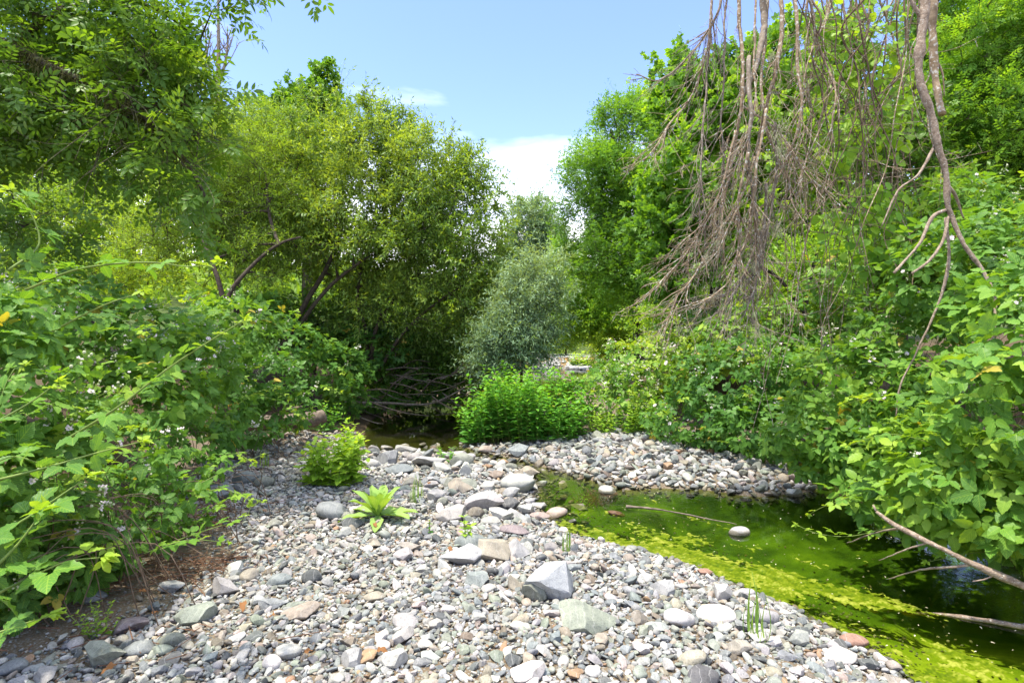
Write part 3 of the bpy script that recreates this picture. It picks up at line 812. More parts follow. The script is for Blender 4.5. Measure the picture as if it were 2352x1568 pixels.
def build_gravel():
    global ST, xy, gz
    idx = np.array(order[N_SINGLE:])
    near = np.array([ST[i][1] < 4.3 and ST[i][2] > .02 for i in idx])
    acc = []
    stone_batch(idx[near], I3, 30, 300, acc); stone_batch(idx[~near], I2, 24, 500, acc)
    # grit filling the gaps between the stones
    n0 = len(ST); g = rng.uniform([-3.6, 2.2], [3.4, 6.2], (52000, 2)); g = g[poly_sd(g, BAR) < rng.exponential(.25, len(g))]
    g = g[np.abs(g[:, 0]) < g[:, 1] * .93 + .1][:24000]
    ST = ST + [[q[0], q[1], r, r * .8, r * .65, random.uniform(0, 6.28), int(rng.choice(len(SCN), p=SCW)), 1, None] for q, r in zip(g, rng.uniform(.004, .011, len(g)))]
    xy = np.vstack([xy, g]); gz = np.concatenate([gz, ground_z(g)])
    stone_batch(np.arange(n0, len(ST)), ico(1), 8, 700, acc, (.3, 2.2))
    o, Vs, Fs, Cs, Sm = 0, [], [], [], []
    for V, f, c, flat in acc:
        Vs.append(V); Fs.append(f + o); Cs.append(c); Sm.append(np.full(len(f), not flat)); o += len(V)
    me = mesh_data('gravel', np.vstack(Vs), np.vstack(Fs), col=np.vstack(Cs)); me.polygons.foreach_set('use_smooth', np.concatenate(Sm))
    tag(link('gravel', me, M['gravel']), 'small stones and pebbles of the gravel bars', 'gravel', kind='stuff')
    var = [None, (rock_shape(I2[0], 303, 1), I2[1])]
    # pale far gravel bar
    n = 900
    p = rng.uniform(BAR3.min(0), BAR3.max(0), (n * 3, 2)); p = p[poly_sd(p, BAR3) < 0][:n]
    V = var[1][0][None] * rng.uniform(.06, .16, (len(p), 1, 1)) * np.array([1, .9, .55]); z = ground_z(p)
    V += np.column_stack([p, z + .02])[:, None]; kk = len(var[1][0])
    col = np.repeat(np.array([[.4, .39, .36]]) * rng.uniform(.8, 1.15, (len(p), 1)), kk, 0)
    tag(mesh_obj('gravel', V.reshape(-1, 3), ((np.arange(len(p)) * kk)[:, None, None] + var[1][1][None]).reshape(-1, 3), M['gravel'], col=col), 'sunlit pale gravel bar far upstream', 'gravel', kind='stuff')


build_gravel()
print('stones', len(ST))


# ------------------------------------------------------------------ trees
def sample_blobs(blobs, n, gap=0.0, freq=2.2, seed=0, shell=2.4):
    """points in soft ellipsoids: (px, py, d, rx px, ry px, depth radius m)"""
    B = [(P(b[0], b[1], b[2]), np.array([b[3] / F * b[2], b[5], b[4] / F * b[2]])) for b in blobs]
    w = np.array([r[0] * r[1] * r[2] for _, r in B]) ** .75
    cnt = np.maximum(1, (n * w / w.sum()).astype(int))
    wv = Waves(freq, seed=seed + 50); we = Waves(freq * 1.6, seed=seed + 51)
    ps, out = [], []
    for (c, r), k in zip(B, cnt):
        m = k * 3 + 8
        u = nrm(rng.normal(size=(m, 3))); rad = rng.uniform(0, 1, m) ** (1 / shell)
        p = c + u * r * (rad * (1 + .22 * we(c + u * r)))[:, None]
        ok = wv(p) > gap - .9
        p, u = p[ok][:k], u[ok][:k]
        ps.append(p); out.append(u)
    return np.vstack(ps), np.vstack(out)


def grow(trunks, targets, r_tip, alpha=.35, seg=.35, wig=.06, expo=.46, rise=.12):
    """connect every target to the nearest wood; returns edges P0, P1, R0, R1"""
    pos, par, pl, minr = [], [], [], []
    for pts, r0, r1 in trunks:
        line = smooth_line(pts, seg * .6)
        for i, p in enumerate(line):
            pos.append(p); par.append(len(pos) - 2 if i else -1)
            pl.append(0.0 if i == 0 else pl[-1] + np.linalg.norm(p - line[i - 1])); minr.append(r0 + (r1 - r0) * i / (len(line) - 1))
    base = np.array(pos)
    dmin = np.array([np.min(np.linalg.norm(base - t, axis=1)) for t in targets])
    cap = len(pos) + len(targets) * 40
    A = np.zeros((cap, 3)); PL = np.zeros(cap); n = len(pos); A[:n] = base; PL[:n] = pl
    for ti in np.argsort(dmin):
        t = targets[ti]
        d = np.linalg.norm(A[:n] - t, axis=1)
        j = int(np.argmin(d + alpha * PL[:n] * .5 + np.maximum(0, A[:n, 2] - t[2]) * .5))
        k = max(1, min(30, int(math.ceil(d[j] / seg))))
        a = A[j].copy(); prev = j; perp = rng.normal(size=3) * wig * d[j]
        for i in range(1, k + 1):
            f = i / k
            p = a + (t - a) * f + perp * math.sin(math.pi * f) + np.array([0, 0, rise * d[j] * math.sin(math.pi * f)])
            if i < k: p = p + rng.normal(size=3) * wig * seg * .5
            A[n] = p; PL[n] = PL[prev] + np.linalg.norm(p - A[prev]); par.append(prev); minr.append(0); prev = n; n += 1
    par = np.array(par); cnt = np.zeros(n)
    haschild = np.zeros(n, bool); haschild[par[par >= 0]] = True
    cnt[~haschild] = 1
    for i in range(n - 1, -1, -1):
        if par[i] >= 0: cnt[par[i]] += cnt[i]
    R = np.maximum(r_tip * np.maximum(cnt, 1) ** expo, np.array(minr))
    e = np.where(par >= 0)[0]
    return A[par[e]], A[e], R[par[e]], R[e]


def shoots(tips, outw, nsh, length, nleaf, up=.3, spread=.8, droop=.0):
    """leafy shoots at the twig tips: returns leaf positions, axes, normals and shoot segments"""
    T = np.repeat(tips, nsh, 0); O = np.repeat(outw, nsh, 0)
    D = nrm(O * .5 + rng.normal(size=T.shape) * spread + np.array([0, 0, up]))
    Ln = length * rng.uniform(.55, 1.25, len(T))
    t = (np.arange(nleaf) + rng.uniform(.2, .8)) / nleaf
    pos = T[:, None] + D[:, None] * (t[None, :, None] * Ln[:, None, None])
    pos[..., 2] -= droop * (t[None] ** 2) * Ln[:, None]
    U, W = frames(D)
    ph = rng.uniform(0, 6.28, (len(T), 1)) + np.arange(nleaf)[None] * 2.4
    side = U[:, None] * np.cos(ph)[..., None] + W[:, None] * np.sin(ph)[..., None]
    ax = nrm(D[:, None] * .7 + side * .8 + np.array([0, 0, -droop * .8]) + rng.normal(size=pos.shape) * .2)
    nm = nrm(np.array([0, 0, 1.]) + rng.normal(size=pos.shape) * .55 + side * .2)
    end = T + D * Ln[:, None]; end[:, 2] -= droop * Ln
    return pos.reshape(-1, 3), ax.reshape(-1, 3), nm.reshape(-1, 3), T, end


def tint_for(p, base=.42, amp=.22, rnd=.16, top=None, freq=1.3, seed=0):
    t = base + amp * Waves(freq, seed=seed + 90)(p) + rnd * rng.normal(size=len(p))
    return np.clip(t, 0, 1)


def tree(name, label, cat, trunks, blobs, n, leaf, mat, wood='bark', nsh=5, slen=.45, nleaf=10, size=.07, up=.3, droop=0., gap=0., r_tip=.004, seed=0,
         group=None, tint=.42, amp=.3, shell=2.4, twig=True, seg=.35, spread=.8, rise=.12):
    tr = [([P(*q) if not isinstance(q, np.ndarray) else q for q in pts], r0, r1) for pts, r0, r1 in trunks]
    root = empty(name, tr[0][0][0], label, cat, group)
    tips, outw = sample_blobs(blobs, n, gap, seed=seed, shell=shell)
    P0, P1, R0, R1 = grow(tr, tips, r_tip, seg=seg, rise=rise)
    pos, ax, nm, s0, s1 = shoots(tips, outw, nsh, slen, nleaf, up, spread, droop)
    parts = []
    big = R0 > .018
    if big.any(): parts.append(frustums(P0[big], P1[big], R0[big], R1[big], 7))
    parts.append(frustums(P0[~big], P1[~big], R0[~big], R1[~big], 4))
    if twig: parts.append(frustums(s0, s1, np.full(len(s0), r_tip * .8), np.full(len(s0), r_tip * .25), 3))
    V, f = join(parts); mesh_obj('trunk', V, f, M[wood], root)
    lv = Leaves(); lv.add(leaf, pos, ax, nm, size * rng.uniform(.6, 1.25, len(pos)), tint_for(pos, tint, amp, seed=seed))
    lv.build('crown', M[mat], root)
    return root


def build_trees():
    # the big dark willow leaning over the upstream pool
    tree('willow_tree', 'large olive green willow leaning over the dark pool from a bank of brambles', 'tree',
         [([(640, 815, 11.3), (668, 760, 11.3), (705, 690, 11.4), (745, 625, 11.5), (775, 560, 11.6)], .065, .04),
          ([(655, 812, 11.3), (700, 730, 11.2), (760, 655, 11.2), (830, 600, 11.2)], .05, .03),
          ([(850, 860, 11.8), (862, 760, 11.8), (905, 690, 11.8), (980, 610, 11.8), (1050, 560, 11.7)], .05, .02),
          ([(845, 850, 11.9), (840, 760, 11.9), (820, 680, 11.9), (850, 560, 12), (900, 450, 12.2)], .045, .02),
          ([(870, 850, 11.8), (930, 760, 11.6), (1010, 690, 11.5), (1090, 640, 11.4)], .04, .015)],
         [(820, 435, 12.4, 260, 175, 1.9), (650, 365, 13, 150, 110, 1.5), (1000, 440, 12.1, 130, 120, 1.4), (640, 500, 12.6, 190, 130, 1.6), (930, 560, 11.9, 210, 130, 1.8),
          (1075, 440, 12, 70, 90, 1.), (870, 325, 12.6, 130, 70, 1.2), (1060, 620, 11.6, 100, 120, 1.2), (930, 720, 11.8, 160, 100, 1.3), (760, 600, 12.6, 150, 110, 1.3), (1090, 760, 12.3, 70, 90, 1.), (1110, 540, 11.8, 60, 90, .9), (560, 420, 13, 130, 120, 1.4)],
         1350, LANCE_W, 'willow', nsh=7, slen=.55, nleaf=15, size=.096, up=.35, droop=.12, gap=.4, r_tip=.0035, seed=1, tint=.55)
    # yellow-green willow on the left shoulder of it
    tree('willow_tree', 'yellow green willow with crooked dark stems rising behind bramble bank', 'tree',
         [([(520, 700, 9.6), (535, 660, 9.6), (600, 590, 9.8), (650, 556, 10), (690, 545, 10.2)], .04, .02),
          ([(516, 700, 9.6), (500, 640, 9.6), (478, 580, 9.7), (462, 540, 9.9)], .045, .025), ([(640, 560, 10), (620, 500, 10.3), (610, 400, 10.8)], .03, .015)],
         [(560, 330, 11, 110, 110, 1.3), (480, 440, 11, 110, 90, 1.2), (600, 460, 10.8, 100, 90, 1.), (420, 560, 10.5, 110, 70, 1.), (600, 600, 10.6, 90, 60, .8), (520, 250, 12, 60, 45, .8)],
         560, LANCE, 'yellow', nsh=6, slen=.45, nleaf=14, size=.07, up=.4, droop=.1, gap=.4, r_tip=.003, seed=2, tint=.45)
    # pale shrubs and trees filling the left middle distance
    tree('shrub_tree', 'sunlit yellow leaved thicket tree glowing behind the overhanging ash branches', 'tree',
         [([(300, 720, 13), (300, 640, 13), (290, 540, 13.2)], .08, .03)],
         [(300, 520, 13.5, 150, 90, 1.6), (180, 460, 14, 130, 120, 1.6), (380, 440, 14, 110, 100, 1.4), (80, 560, 13, 110, 90, 1.4), (330, 620, 12, 160, 60, 1.2), (150, 640, 11.5, 150, 60, 1.2)],
         620, QUADLEAF, 'yellow', nsh=6, slen=.45, nleaf=12, size=.08, seed=3, tint=.6, gap=.1)
    tree('broadleaf_tree', 'mid green tree standing tall behind the sunlit thicket', 'tree',
         [([(200, 760, 19), (220, 500, 19), (250, 300, 19.5)], .2, .06)],
         [(180, 330, 20, 170, 130, 2.2), (330, 360, 20, 120, 120, 2), (60, 260, 20, 140, 150, 2), (30, 440, 18, 120, 110, 2), (200, 480, 19, 140, 100, 2), (260, 200, 21, 120, 90, 1.8), (420, 300, 21, 70, 60, 1.2)],
         760, OVATE, 'bright', nsh=6, slen=.6, nleaf=12, size=.13, seed=4, tint=.5, gap=.15)
    tree('maple_tree', 'pointed green treetop rising above the olive willow', 'tree',
         [([(700, 800, 20), (715, 500, 20), (735, 260, 20)], .2, .05)],
         [(748, 188, 20, 34, 30, .7), (735, 255, 20, 55, 60, 1.2), (690, 250, 20.5, 50, 55, 1), (680, 350, 20, 90, 70, 1.5), (760, 340, 20, 70, 60, 1.2), (560, 300, 21, 80, 70, 1.2)],
         330, MAPLE, 'bright', nsh=5, slen=.5, nleaf=9, size=.16, seed=5, tint=.3, gap=.1)
    # right side
    tree('ash_tree', 'tall ash with open feathery crown beside the gap of sky', 'tree',
         [([(1470, 830, 17), (1460, 700, 17), (1440, 560, 17), (1420, 420, 17), (1405, 300, 17)], .16, .05), ([(1440, 560, 17), (1390, 500, 17), (1340, 440, 17)], .06, .03)],
         [(1415, 300, 17, 55, 55, 1.1), (1345, 390, 17, 55, 70, 1.2), (1440, 400, 17, 80, 90, 1.5), (1360, 500, 17, 75, 70, 1.4), (1460, 520, 17.4, 90, 90, 1.6), (1390, 600, 16.5, 90, 70, 1.5),
          (1480, 640, 16, 90, 70, 1.4), (1460, 270, 17.5, 40, 40, .9), (1510, 260, 18, 60, 70, 1.2)],
         560, ASH_FAR, 'bright', nsh=5, slen=.55, nleaf=8, size=.22, seed=6, tint=.35, gap=.2)
    tree('maple_tree', 'light green broadleaf tree behind the hanging dead branches', 'tree',
         [([(1620, 900, 11), (1640, 700, 11), (1660, 450, 11), (1680, 250, 11)], .13, .05), ([(1850, 900, 10.5), (1846, 740, 10.5), (1880, 570, 10.5), (1925, 500, 10.6)], .045, .025),
          ([(1848, 720, 10.5), (1790, 640, 10.5), (1720, 600, 10.8)], .03, .012)],
         [(1600, 280, 11.5, 95, 130, 1.3), (1560, 430, 11.2, 95, 100, 1.2), (1700, 230, 11.5, 110, 130, 1.4), (1800, 330, 11, 120, 150, 1.4), (1640, 530, 11, 130, 90, 1.3), (1900, 220, 11, 110, 170, 1.2),
          (1560, 620, 10.8, 90, 80, 1.), (1500, 540, 11, 55, 70, .9), (1550, 190, 12, 50, 60, .9)],
         620, MAPLE, 'bright', nsh=5, slen=.4, nleaf=8, size=.125, seed=7, tint=.52, gap=.1)
    tree('broadleaf_tree', 'tall green tree closing the view behind the dead treetop', 'tree',
         [([(1800, 850, 18), (1800, 500, 18), (1790, 200, 18)], .2, .06)],
         [(1815, 500, 18, 110, 90, 1.6), (1600, 420, 18, 90, 110, 1.6), (1560, 600, 18, 90, 90, 1.5), (1780, 450, 18, 130, 110, 1.6), (1900, 380, 18, 120, 150, 1.6), (1680, 480, 18, 100, 90, 1.4), (1950, 520, 17, 110, 90, 1.4), (1830, 230, 18.5, 110, 120, 1.5), (1750, 620, 17, 140, 90, 1.5), (1900, 640, 16.5, 120, 90, 1.4), (2080, 400, 17, 120, 150, 1.5), (2250, 200, 16, 130, 200, 1.5), (2330, 450, 15, 110, 120, 1.4)],
         1500, OVATE, 'bright', nsh=6, slen=.6, nleaf=11, size=.15, seed=17, tint=.5, gap=-.3)
    tree('shrub_tree', 'glowing yellow shrub seen through the lower dead twigs', 'tree',
         [([(1800, 860, 14), (1800, 780, 14), (1790, 700, 14)], .07, .03)],
         [(1800, 680, 14, 130, 80, 1.2), (1900, 600, 14, 90, 90, 1.2), (1650, 720, 13.5, 120, 60, 1.1), (1560, 740, 13, 90, 50, 1), (1950, 700, 13, 80, 80, 1.)],
         520, QUADLEAF, 'bright', nsh=6, slen=.4, nleaf=12, size=.08, seed=8, tint=.8, gap=.0)
    tree('ash_tree', 'bright green ash filling the upper corner behind the long bare limb', 'tree',
         [([(2420, 900, 8.6), (2370, 600, 8.6), (2340, 420, 8.6), (2310, 260, 8.7), (2290, 100, 8.8)], .13, .06), ([(2350, 480, 8.6), (2280, 420, 8.6), (2220, 380, 8.6)], .05, .02)],
         [(2210, 100, 8.8, 110, 120, 1.1), (2330, 170, 8.6, 110, 130, 1.1), (2200, 270, 8.6, 90, 90, .9), (2300, 350, 8.3, 100, 80, .9), (2420, 300, 8.4, 120, 160, 1.1), (2330, 480, 8, 120, 70, .9), (2240, -10, 9, 140, 90, 1.)],
         760, ASH, 'bright', nsh=4, slen=.35, nleaf=7, size=.15, seed=9, tint=.66, gap=.15)
    tree('shrub_tree', 'dense dark thicket rising behind the vine curtain', 'tree',
         [([(2080, 900, 8), (2070, 700, 8), (2060, 450, 8)], .08, .03)],
         [(2060, 330, 8.2, 90, 170, .8), (2140, 520, 7.4, 130, 110, .8), (2050, 620, 7.2, 110, 110, .8), (2260, 620, 6.6, 130, 90, .7)],
         420, QUADLEAF, 'ash', nsh=5, slen=.35, nleaf=9, size=.09, seed=10, tint=.4, gap=0.)
    # the gap in the middle
    tree('willow_tree', 'far silvery grey willow in the gap above the stream', 'tree',
         [([(1205, 800, 30), (1210, 650, 30), (1220, 540, 30)], .18, .06)],
         [(1225, 520, 30, 48, 60, 1.6), (1195, 590, 30, 45, 60, 1.4), (1260, 570, 30, 40, 60, 1.4), (1215, 660, 30, 60, 60, 1.6)],
         420, LANCE_W, 'grey', nsh=6, slen=.8, nleaf=13, size=.19, seed=11, tint=.6, r_tip=.006, gap=.1)
    tree('willow_tree', 'slender grey green willow growing behind the streamside bush', 'tree',
         [([(1195, 905, 10.4), (1200, 830, 10.4), (1210, 740, 10.4), (1225, 660, 10.4)], .03, .012), ([(1180, 905, 10.4), (1175, 830, 10.4), (1160, 740, 10.4)], .025, .01), ([(1210, 905, 10.5), (1225, 820, 10.5), (1262, 720, 10.5)], .02, .008)],
         [(1190, 730, 10.4, 55, 75, .6), (1245, 620, 10.6, 32, 45, .4), (1205, 670, 10.4, 40, 40, .4), (1265, 700, 10.6, 35, 50, .4), (1150, 790, 10.3, 55, 60, .5), (1240, 770, 10.5, 50, 60, .5), (1200, 810, 10.3, 65, 45, .5), (1130, 850, 10.3, 40, 30, .4)],
         340, LANCE, 'grey', nsh=6, slen=.55, nleaf=15, size=.085, seed=12, tint=.8, r_tip=.002, droop=.15, up=.6, gap=.45, spread=.55)
    tree('shrub_tree', 'fresh green tree leaning into the gap above the stream', 'tree',
         [([(1380, 850, 23), (1370, 760, 23), (1350, 680, 23)], .12, .04)],
         [(1345, 660, 23, 65, 80, 1.5), (1310, 720, 23, 50, 60, 1.3), (1390, 720, 22, 65, 70, 1.4), (1300, 620, 24, 45, 60, 1.2)],
         360, QUADLEAF, 'bright', nsh=6, slen=.6, nleaf=12, size=.14, seed=13, tint=.62, gap=.1)
    tree('shrub', 'round olive shrub above the orange bank far upstream', 'shrub',
         [([(1300, 822, 36), (1300, 805, 36), (1300, 790, 36)], .08, .04)],
         [(1300, 775, 36, 38, 26, 1.1), (1270, 785, 36, 30, 20, 1.)], 130, QUADLEAF, 'yellow', nsh=6, slen=.6, nleaf=9, size=.17, seed=14, tint=.3, gap=0.)
    tree('shrub', 'pale yellow shrub at the bend of the stream', 'shrub',
         [([(1400, 850, 22), (1400, 825, 22), (1400, 800, 22)], .06, .03)],
         [(1395, 795, 22, 45, 30, 1.), (1430, 780, 22, 40, 35, 1.)], 150, QUADLEAF, 'yellow', nsh=6, slen=.45, nleaf=10, size=.11, seed=15, tint=.75, gap=0.)
    tree('shrub_tree', 'dark leafy understorey tree beneath the olive willow', 'tree',
         [([(720, 860, 13), (725, 800, 13), (730, 730, 13)], .06, .03)],
         [(900, 830, 12.6, 150, 50, .6), (1030, 820, 12.8, 90, 50, .6), (740, 760, 13, 120, 80, 1.), (860, 790, 13.4, 110, 70, 1.), (620, 740, 12.6, 90, 60, 1.), (980, 800, 14, 110, 60, 1.), (1080, 820, 15, 80, 60, 1.)],
         560, OVATE, 'ash', nsh=5, slen=.4, nleaf=10, size=.1, seed=16, tint=.3, gap=0.)
    # conifer tips on the skyline
    for k, (px, top, bot, d, lab) in enumerate([(700, 262, 420, 42, 'faint conifer tip above the olive willow'), (545, 215, 420, 40, 'conifer tip beside the bare snag'), (1160, 478, 640, 55, 'far conifer tip beside the silvery willow')]):
        b, t = P(px, bot + 300, d), P(px, top, d)
        root = empty('conifer_tree', b, lab, 'tree', 'conifers on the far skyline')
        V, f = polytube([b, (b + t) / 2, t], .25, .03, 6); mesh_obj('trunk', V, f, M['bark'], root)
        n = 900; h = rng.uniform(0.02, .75, n) ** 1.2; H = t[2] - b[2]
        a = rng.uniform(0, 6.28, n); ln = (.2 + h * H * .16)
        ps = np.column_stack([b[0] + np.cos(a) * ln * .45, b[1] + np.sin(a) * ln * .45, t[2] - h * H])
        lv = Leaves(); lv.add(LANCE_W, ps, np.column_stack([np.cos(a), np.sin(a), np.full(n, -.25)]), np.tile([0, 0, 1.], (n, 1)) + rng.normal(size=(n, 3)) * .3, ln * .9, rng.uniform(0, 1, n))
        lv.build('crown', M['conifer'], root)
    # far woods: one mass nobody could count
    lv = Leaves()
    w = Waves(.08, seed=77, dim=2)
    n = 26000
    x = rng.uniform(-70, 80, n); y = rng.uniform(44, 75, n)
    z = ground_z(np.column_stack([x, y])) + rng.uniform(0, 1, n) ** .8 * (5 + 2.0 * w(np.column_stack([x, y]) * 3))
    ps = np.column_stack([x, y, z]); ps = ps[(np.abs(ps[:, 0] - .06 * ps[:, 1]) > 0)]
    lv.add(OVATE, ps, nrm(rng.normal(size=ps.shape)), nrm(rng.normal(size=ps.shape) * .6 + [0, -.3, 1]), rng.uniform(.5, 1.1, len(ps)), tint_for(ps, .4, .3, seed=5, freq=.3))
    tag(lv.build('far_woods', M['yellow'], None), 'wooded hillside far behind the stream', 'woods', kind='stuff')


build_trees()


def bare_tree(name, label, lines, r0, r1, ntw, tl, mat, seed, d):
    root = empty(name, P(*lines[0][0], d), label, 'tree')
    parts = []
    for k, ln in enumerate(lines):
        pts = smooth_line([P(px, py, d) for px, py in ln], .15)
        s = 1.0 if k == 0 else .5
        parts.append(polytube(pts, r0 * s, r1 * s, 6))
        for _ in range(ntw):
            i = rng.integers(len(pts) // 5, len(pts)); p = pts[i]
            D = nrm(np.array([rng.choice([-1, 1]) * rng.uniform(.25, .6), rng.normal() * .3, 1.0])); L = tl * rng.uniform(.4, 1) * (1.2 - i / len(pts))
            q = smooth_line([p, p + D * L * .5, p + D * L + np.array([0, 0, .15 * L])], .2); parts.append(polytube(q, r1 * .9, .011, 4))
            for _ in range(3):
                j = rng.integers(0, len(q)); D2 = nrm(D + rng.normal(size=3) * .5); parts.append(polytube([q[j], q[j] + D2 * L * .2, q[j] + D2 * L * .4], r1 * .5, .007, 3))
    V, f = join(parts); mesh_obj('trunk', V, f, M[mat], root)


bare_tree('bare_tree', 'leafless tree with upright bare branches against the blue sky', [[(497, 420), (499, 240), (502, 120), (500, -40)], [(499, 240), (478, 150), (470, 60)], [(500, 200), (520, 130), (522, 60)]], .16, .03, 14, 1.5, 'deadgrey', 1, 24)
bare_tree('bare_tree', 'dead dark snag half hidden behind the overhanging ash leaves', [[(335, 420), (328, 290), (320, 210), (312, 120)], [(328, 290), (300, 220), (296, 160)]], .1, .03, 16, .8, 'bark', 2, 16)


# ------------------------------------------------------------------ overhanging ash (its trunk stands outside the frame)
def build_ash_overhang():
    tr = [([(-420, 900, 6.5), (-400, 500, 6.3), (-300, 150, 6), (-120, 60, 5.6), (20, 100, 5.0), (110, 150, 4.85), (200, 190, 4.85), (280, 245, 4.75), (350, 285, 4.8), (430, 375, 4.8), (480, 470, 4.9)], .07, .012),
          ([(-300, 150, 6), (-150, -120, 5.8), (150, -180, 5.4), (400, -120, 5.1), (560, -60, 4.9), (680, -40, 4.8)], .09, .012),
          ([(-400, 500, 6.3), (-200, 380, 5.8), (-20, 400, 5.4), (60, 520, 5.2)], .07, .01), ([(20, 110, 5.2), (150, 20, 5.2), (330, 10, 5.2), (460, 90, 5.2)], .035, .01),
          ([(300, 250, 4.9), (420, 240, 5.1), (470, 260, 5.1)], .02, .008)]
    tree('ash_tree', 'overhanging ash with mossy sloping limb reaching in from above the near brambles', 'tree', tr,
         [(60, 70, 5.4, 150, 110, .7), (250, 60, 5.3, 140, 90, .7), (350, 50, 5.2, 70, 80, .6), (385, 160, 5.1, 50, 80, .5), (330, 190, 5., 100, 70, .5), (425, 250, 5.1, 50, 60, .4), (150, 220, 5.2, 130, 80, .6),
          (30, 230, 5.4, 110, 100, .6), (400, 320, 4.9, 80, 60, .4), (440, 400, 4.9, 35, 60, .3), (440, 500, 5.0, 28, 50, .2), (60, 400, 5.3, 90, 90, .5), (70, 520, 5.3, 80, 60, .4), (330, 380, 5, 50, 50, .4), (200, 320, 5.1, 90, 60, .5),
          (545, -25, 4.9, 24, 20, .2), (680, -45, 4.8, 18, 12, .12), (500, -60, 5, 80, 30, .4), (548, 15, 4.9, 8, 8, .06)],
         360, ASH, 'ash', wood='bark_moss', nsh=3, slen=.3, nleaf=4, size=.2, up=.0, droop=.35, gap=.25, r_tip=.0028, seed=20, tint=.42, amp=.25, rise=.02)


def build_moss():
    # shaggy moss along the sloping ash limb and its hanging twigs
    root = bpy.data.objects[[o.name for o in bpy.data.objects if o.name.startswith('ash_tree') and 'overhanging' in o.get('label', '')][0]]
    ln = smooth_line([P(*q) for q in [(20, 100, 5.0), (110, 150, 4.85), (200, 190, 4.85), (280, 245, 4.75), (350, 285, 4.8), (430, 375, 4.8)]], .03)
    a = np.repeat(ln, 26, 0) + rng.normal(size=(len(ln) * 26, 3)) * .03
    e = a + rng.normal(size=a.shape) * .02 + np.array([0, 0, -1]) * rng.exponential(.03, (len(a), 1))
    V, f = frustums(a, e, np.full(len(a), .004), np.full(len(a), .001), 3)
    tag(mesh_obj('moss', V, f, M['moss'], root), kind='stuff')
    out = []
    for _ in range(46):
        p = ln[rng.integers(len(ln))]; twigline(p, nrm(rng.normal(size=3) * [.7, .5, .3] + [.3, 0, -.7]), rng.uniform(.3, 1.1), rng.uniform(.003, .008), out, 1, .5, .5, 3)
    V, f = join(out); tag(mesh_obj('twigs', V, f, M['bark_moss'], root), kind='stuff')


build_ash_overhang()


# ------------------------------------------------------------------ brambles
BLOOM = compound([(0, 0, k * 1.2566, .5, 0) for k in range(5)], leaflet(2, .85, -.2, -.15, .9))


def flower_cluster_mesh(seed):
    """truss of blackberry blossom: stalk, pale buds and one or two open flowers"""
    r = np.random.default_rng(seed); parts = []; mats = []
    L = .11
    st = smooth_line([(0, 0, 0), (.02, 0, L * .5), (.03, .01, L)], .02)
    def add(Vf, m): parts.append(Vf); mats.append(np.full(len(Vf[1]), m))
    add(polytube(st, .002, .0014, 4), 0)
    Vb, fb = ico(1)
    fb4 = np.column_stack([fb, fb[:, 2]])
    for k in range(r.integers(5, 9)):
        h = r.uniform(.3, 1.1); base = st[min(len(st) - 1, int(h * (len(st) - 1)))] if h < 1 else st[-1]
        d = nrm(np.append(r.normal(size=2), .9)); e = base + d * r.uniform(.015, .035)
        add(frustums([base], [e], [.0012], [.001], 3), 0)
        flower = k < 2 and r.random() < .7
        if flower:
            for q in range(5):
                a = q * 1.2566 + r.uniform(-.1, .1); o = np.array([math.cos(a), math.sin(a), .35])
                V, f, _, _ = scatter(leaflet(3, .85, -.2, -.15, .9), (e + o * .002)[None], o[None], np.array([[0, 0, 1.]]), [r.uniform(.012, .016)], np.zeros(1))
                add((V, f), 1)
            add((Vb * .004 + e + [0, 0, .003], fb4), 2)
        else: add((Vb * r.uniform(.0045, .007) * [1, 1, 1.15] + e, fb4), 2)
    V, f = join(parts); V = np.vstack([V])
    # triangles written as quads need four distinct corners: rebuild per polygon
    me = bpy.data.meshes.new('flower_cluster')
    me.from_pydata([tuple(v) for v in V], [], [tuple(dict.fromkeys(q)) for q in f.tolist()])
    for m in ('cane', 'petal', 'bud'): me.materials.append(M[m])
    me.polygons.foreach_set('material_index', np.concatenate(mats).astype(np.int32))
    me.update(); return me


FL = [flower_cluster_mesh(40 + k) for k in range(6)]


def leaf_tpl(d):
    return BR_NEAR if d < 4.2 else (BR_MID if d < 7 else BR_FAR)


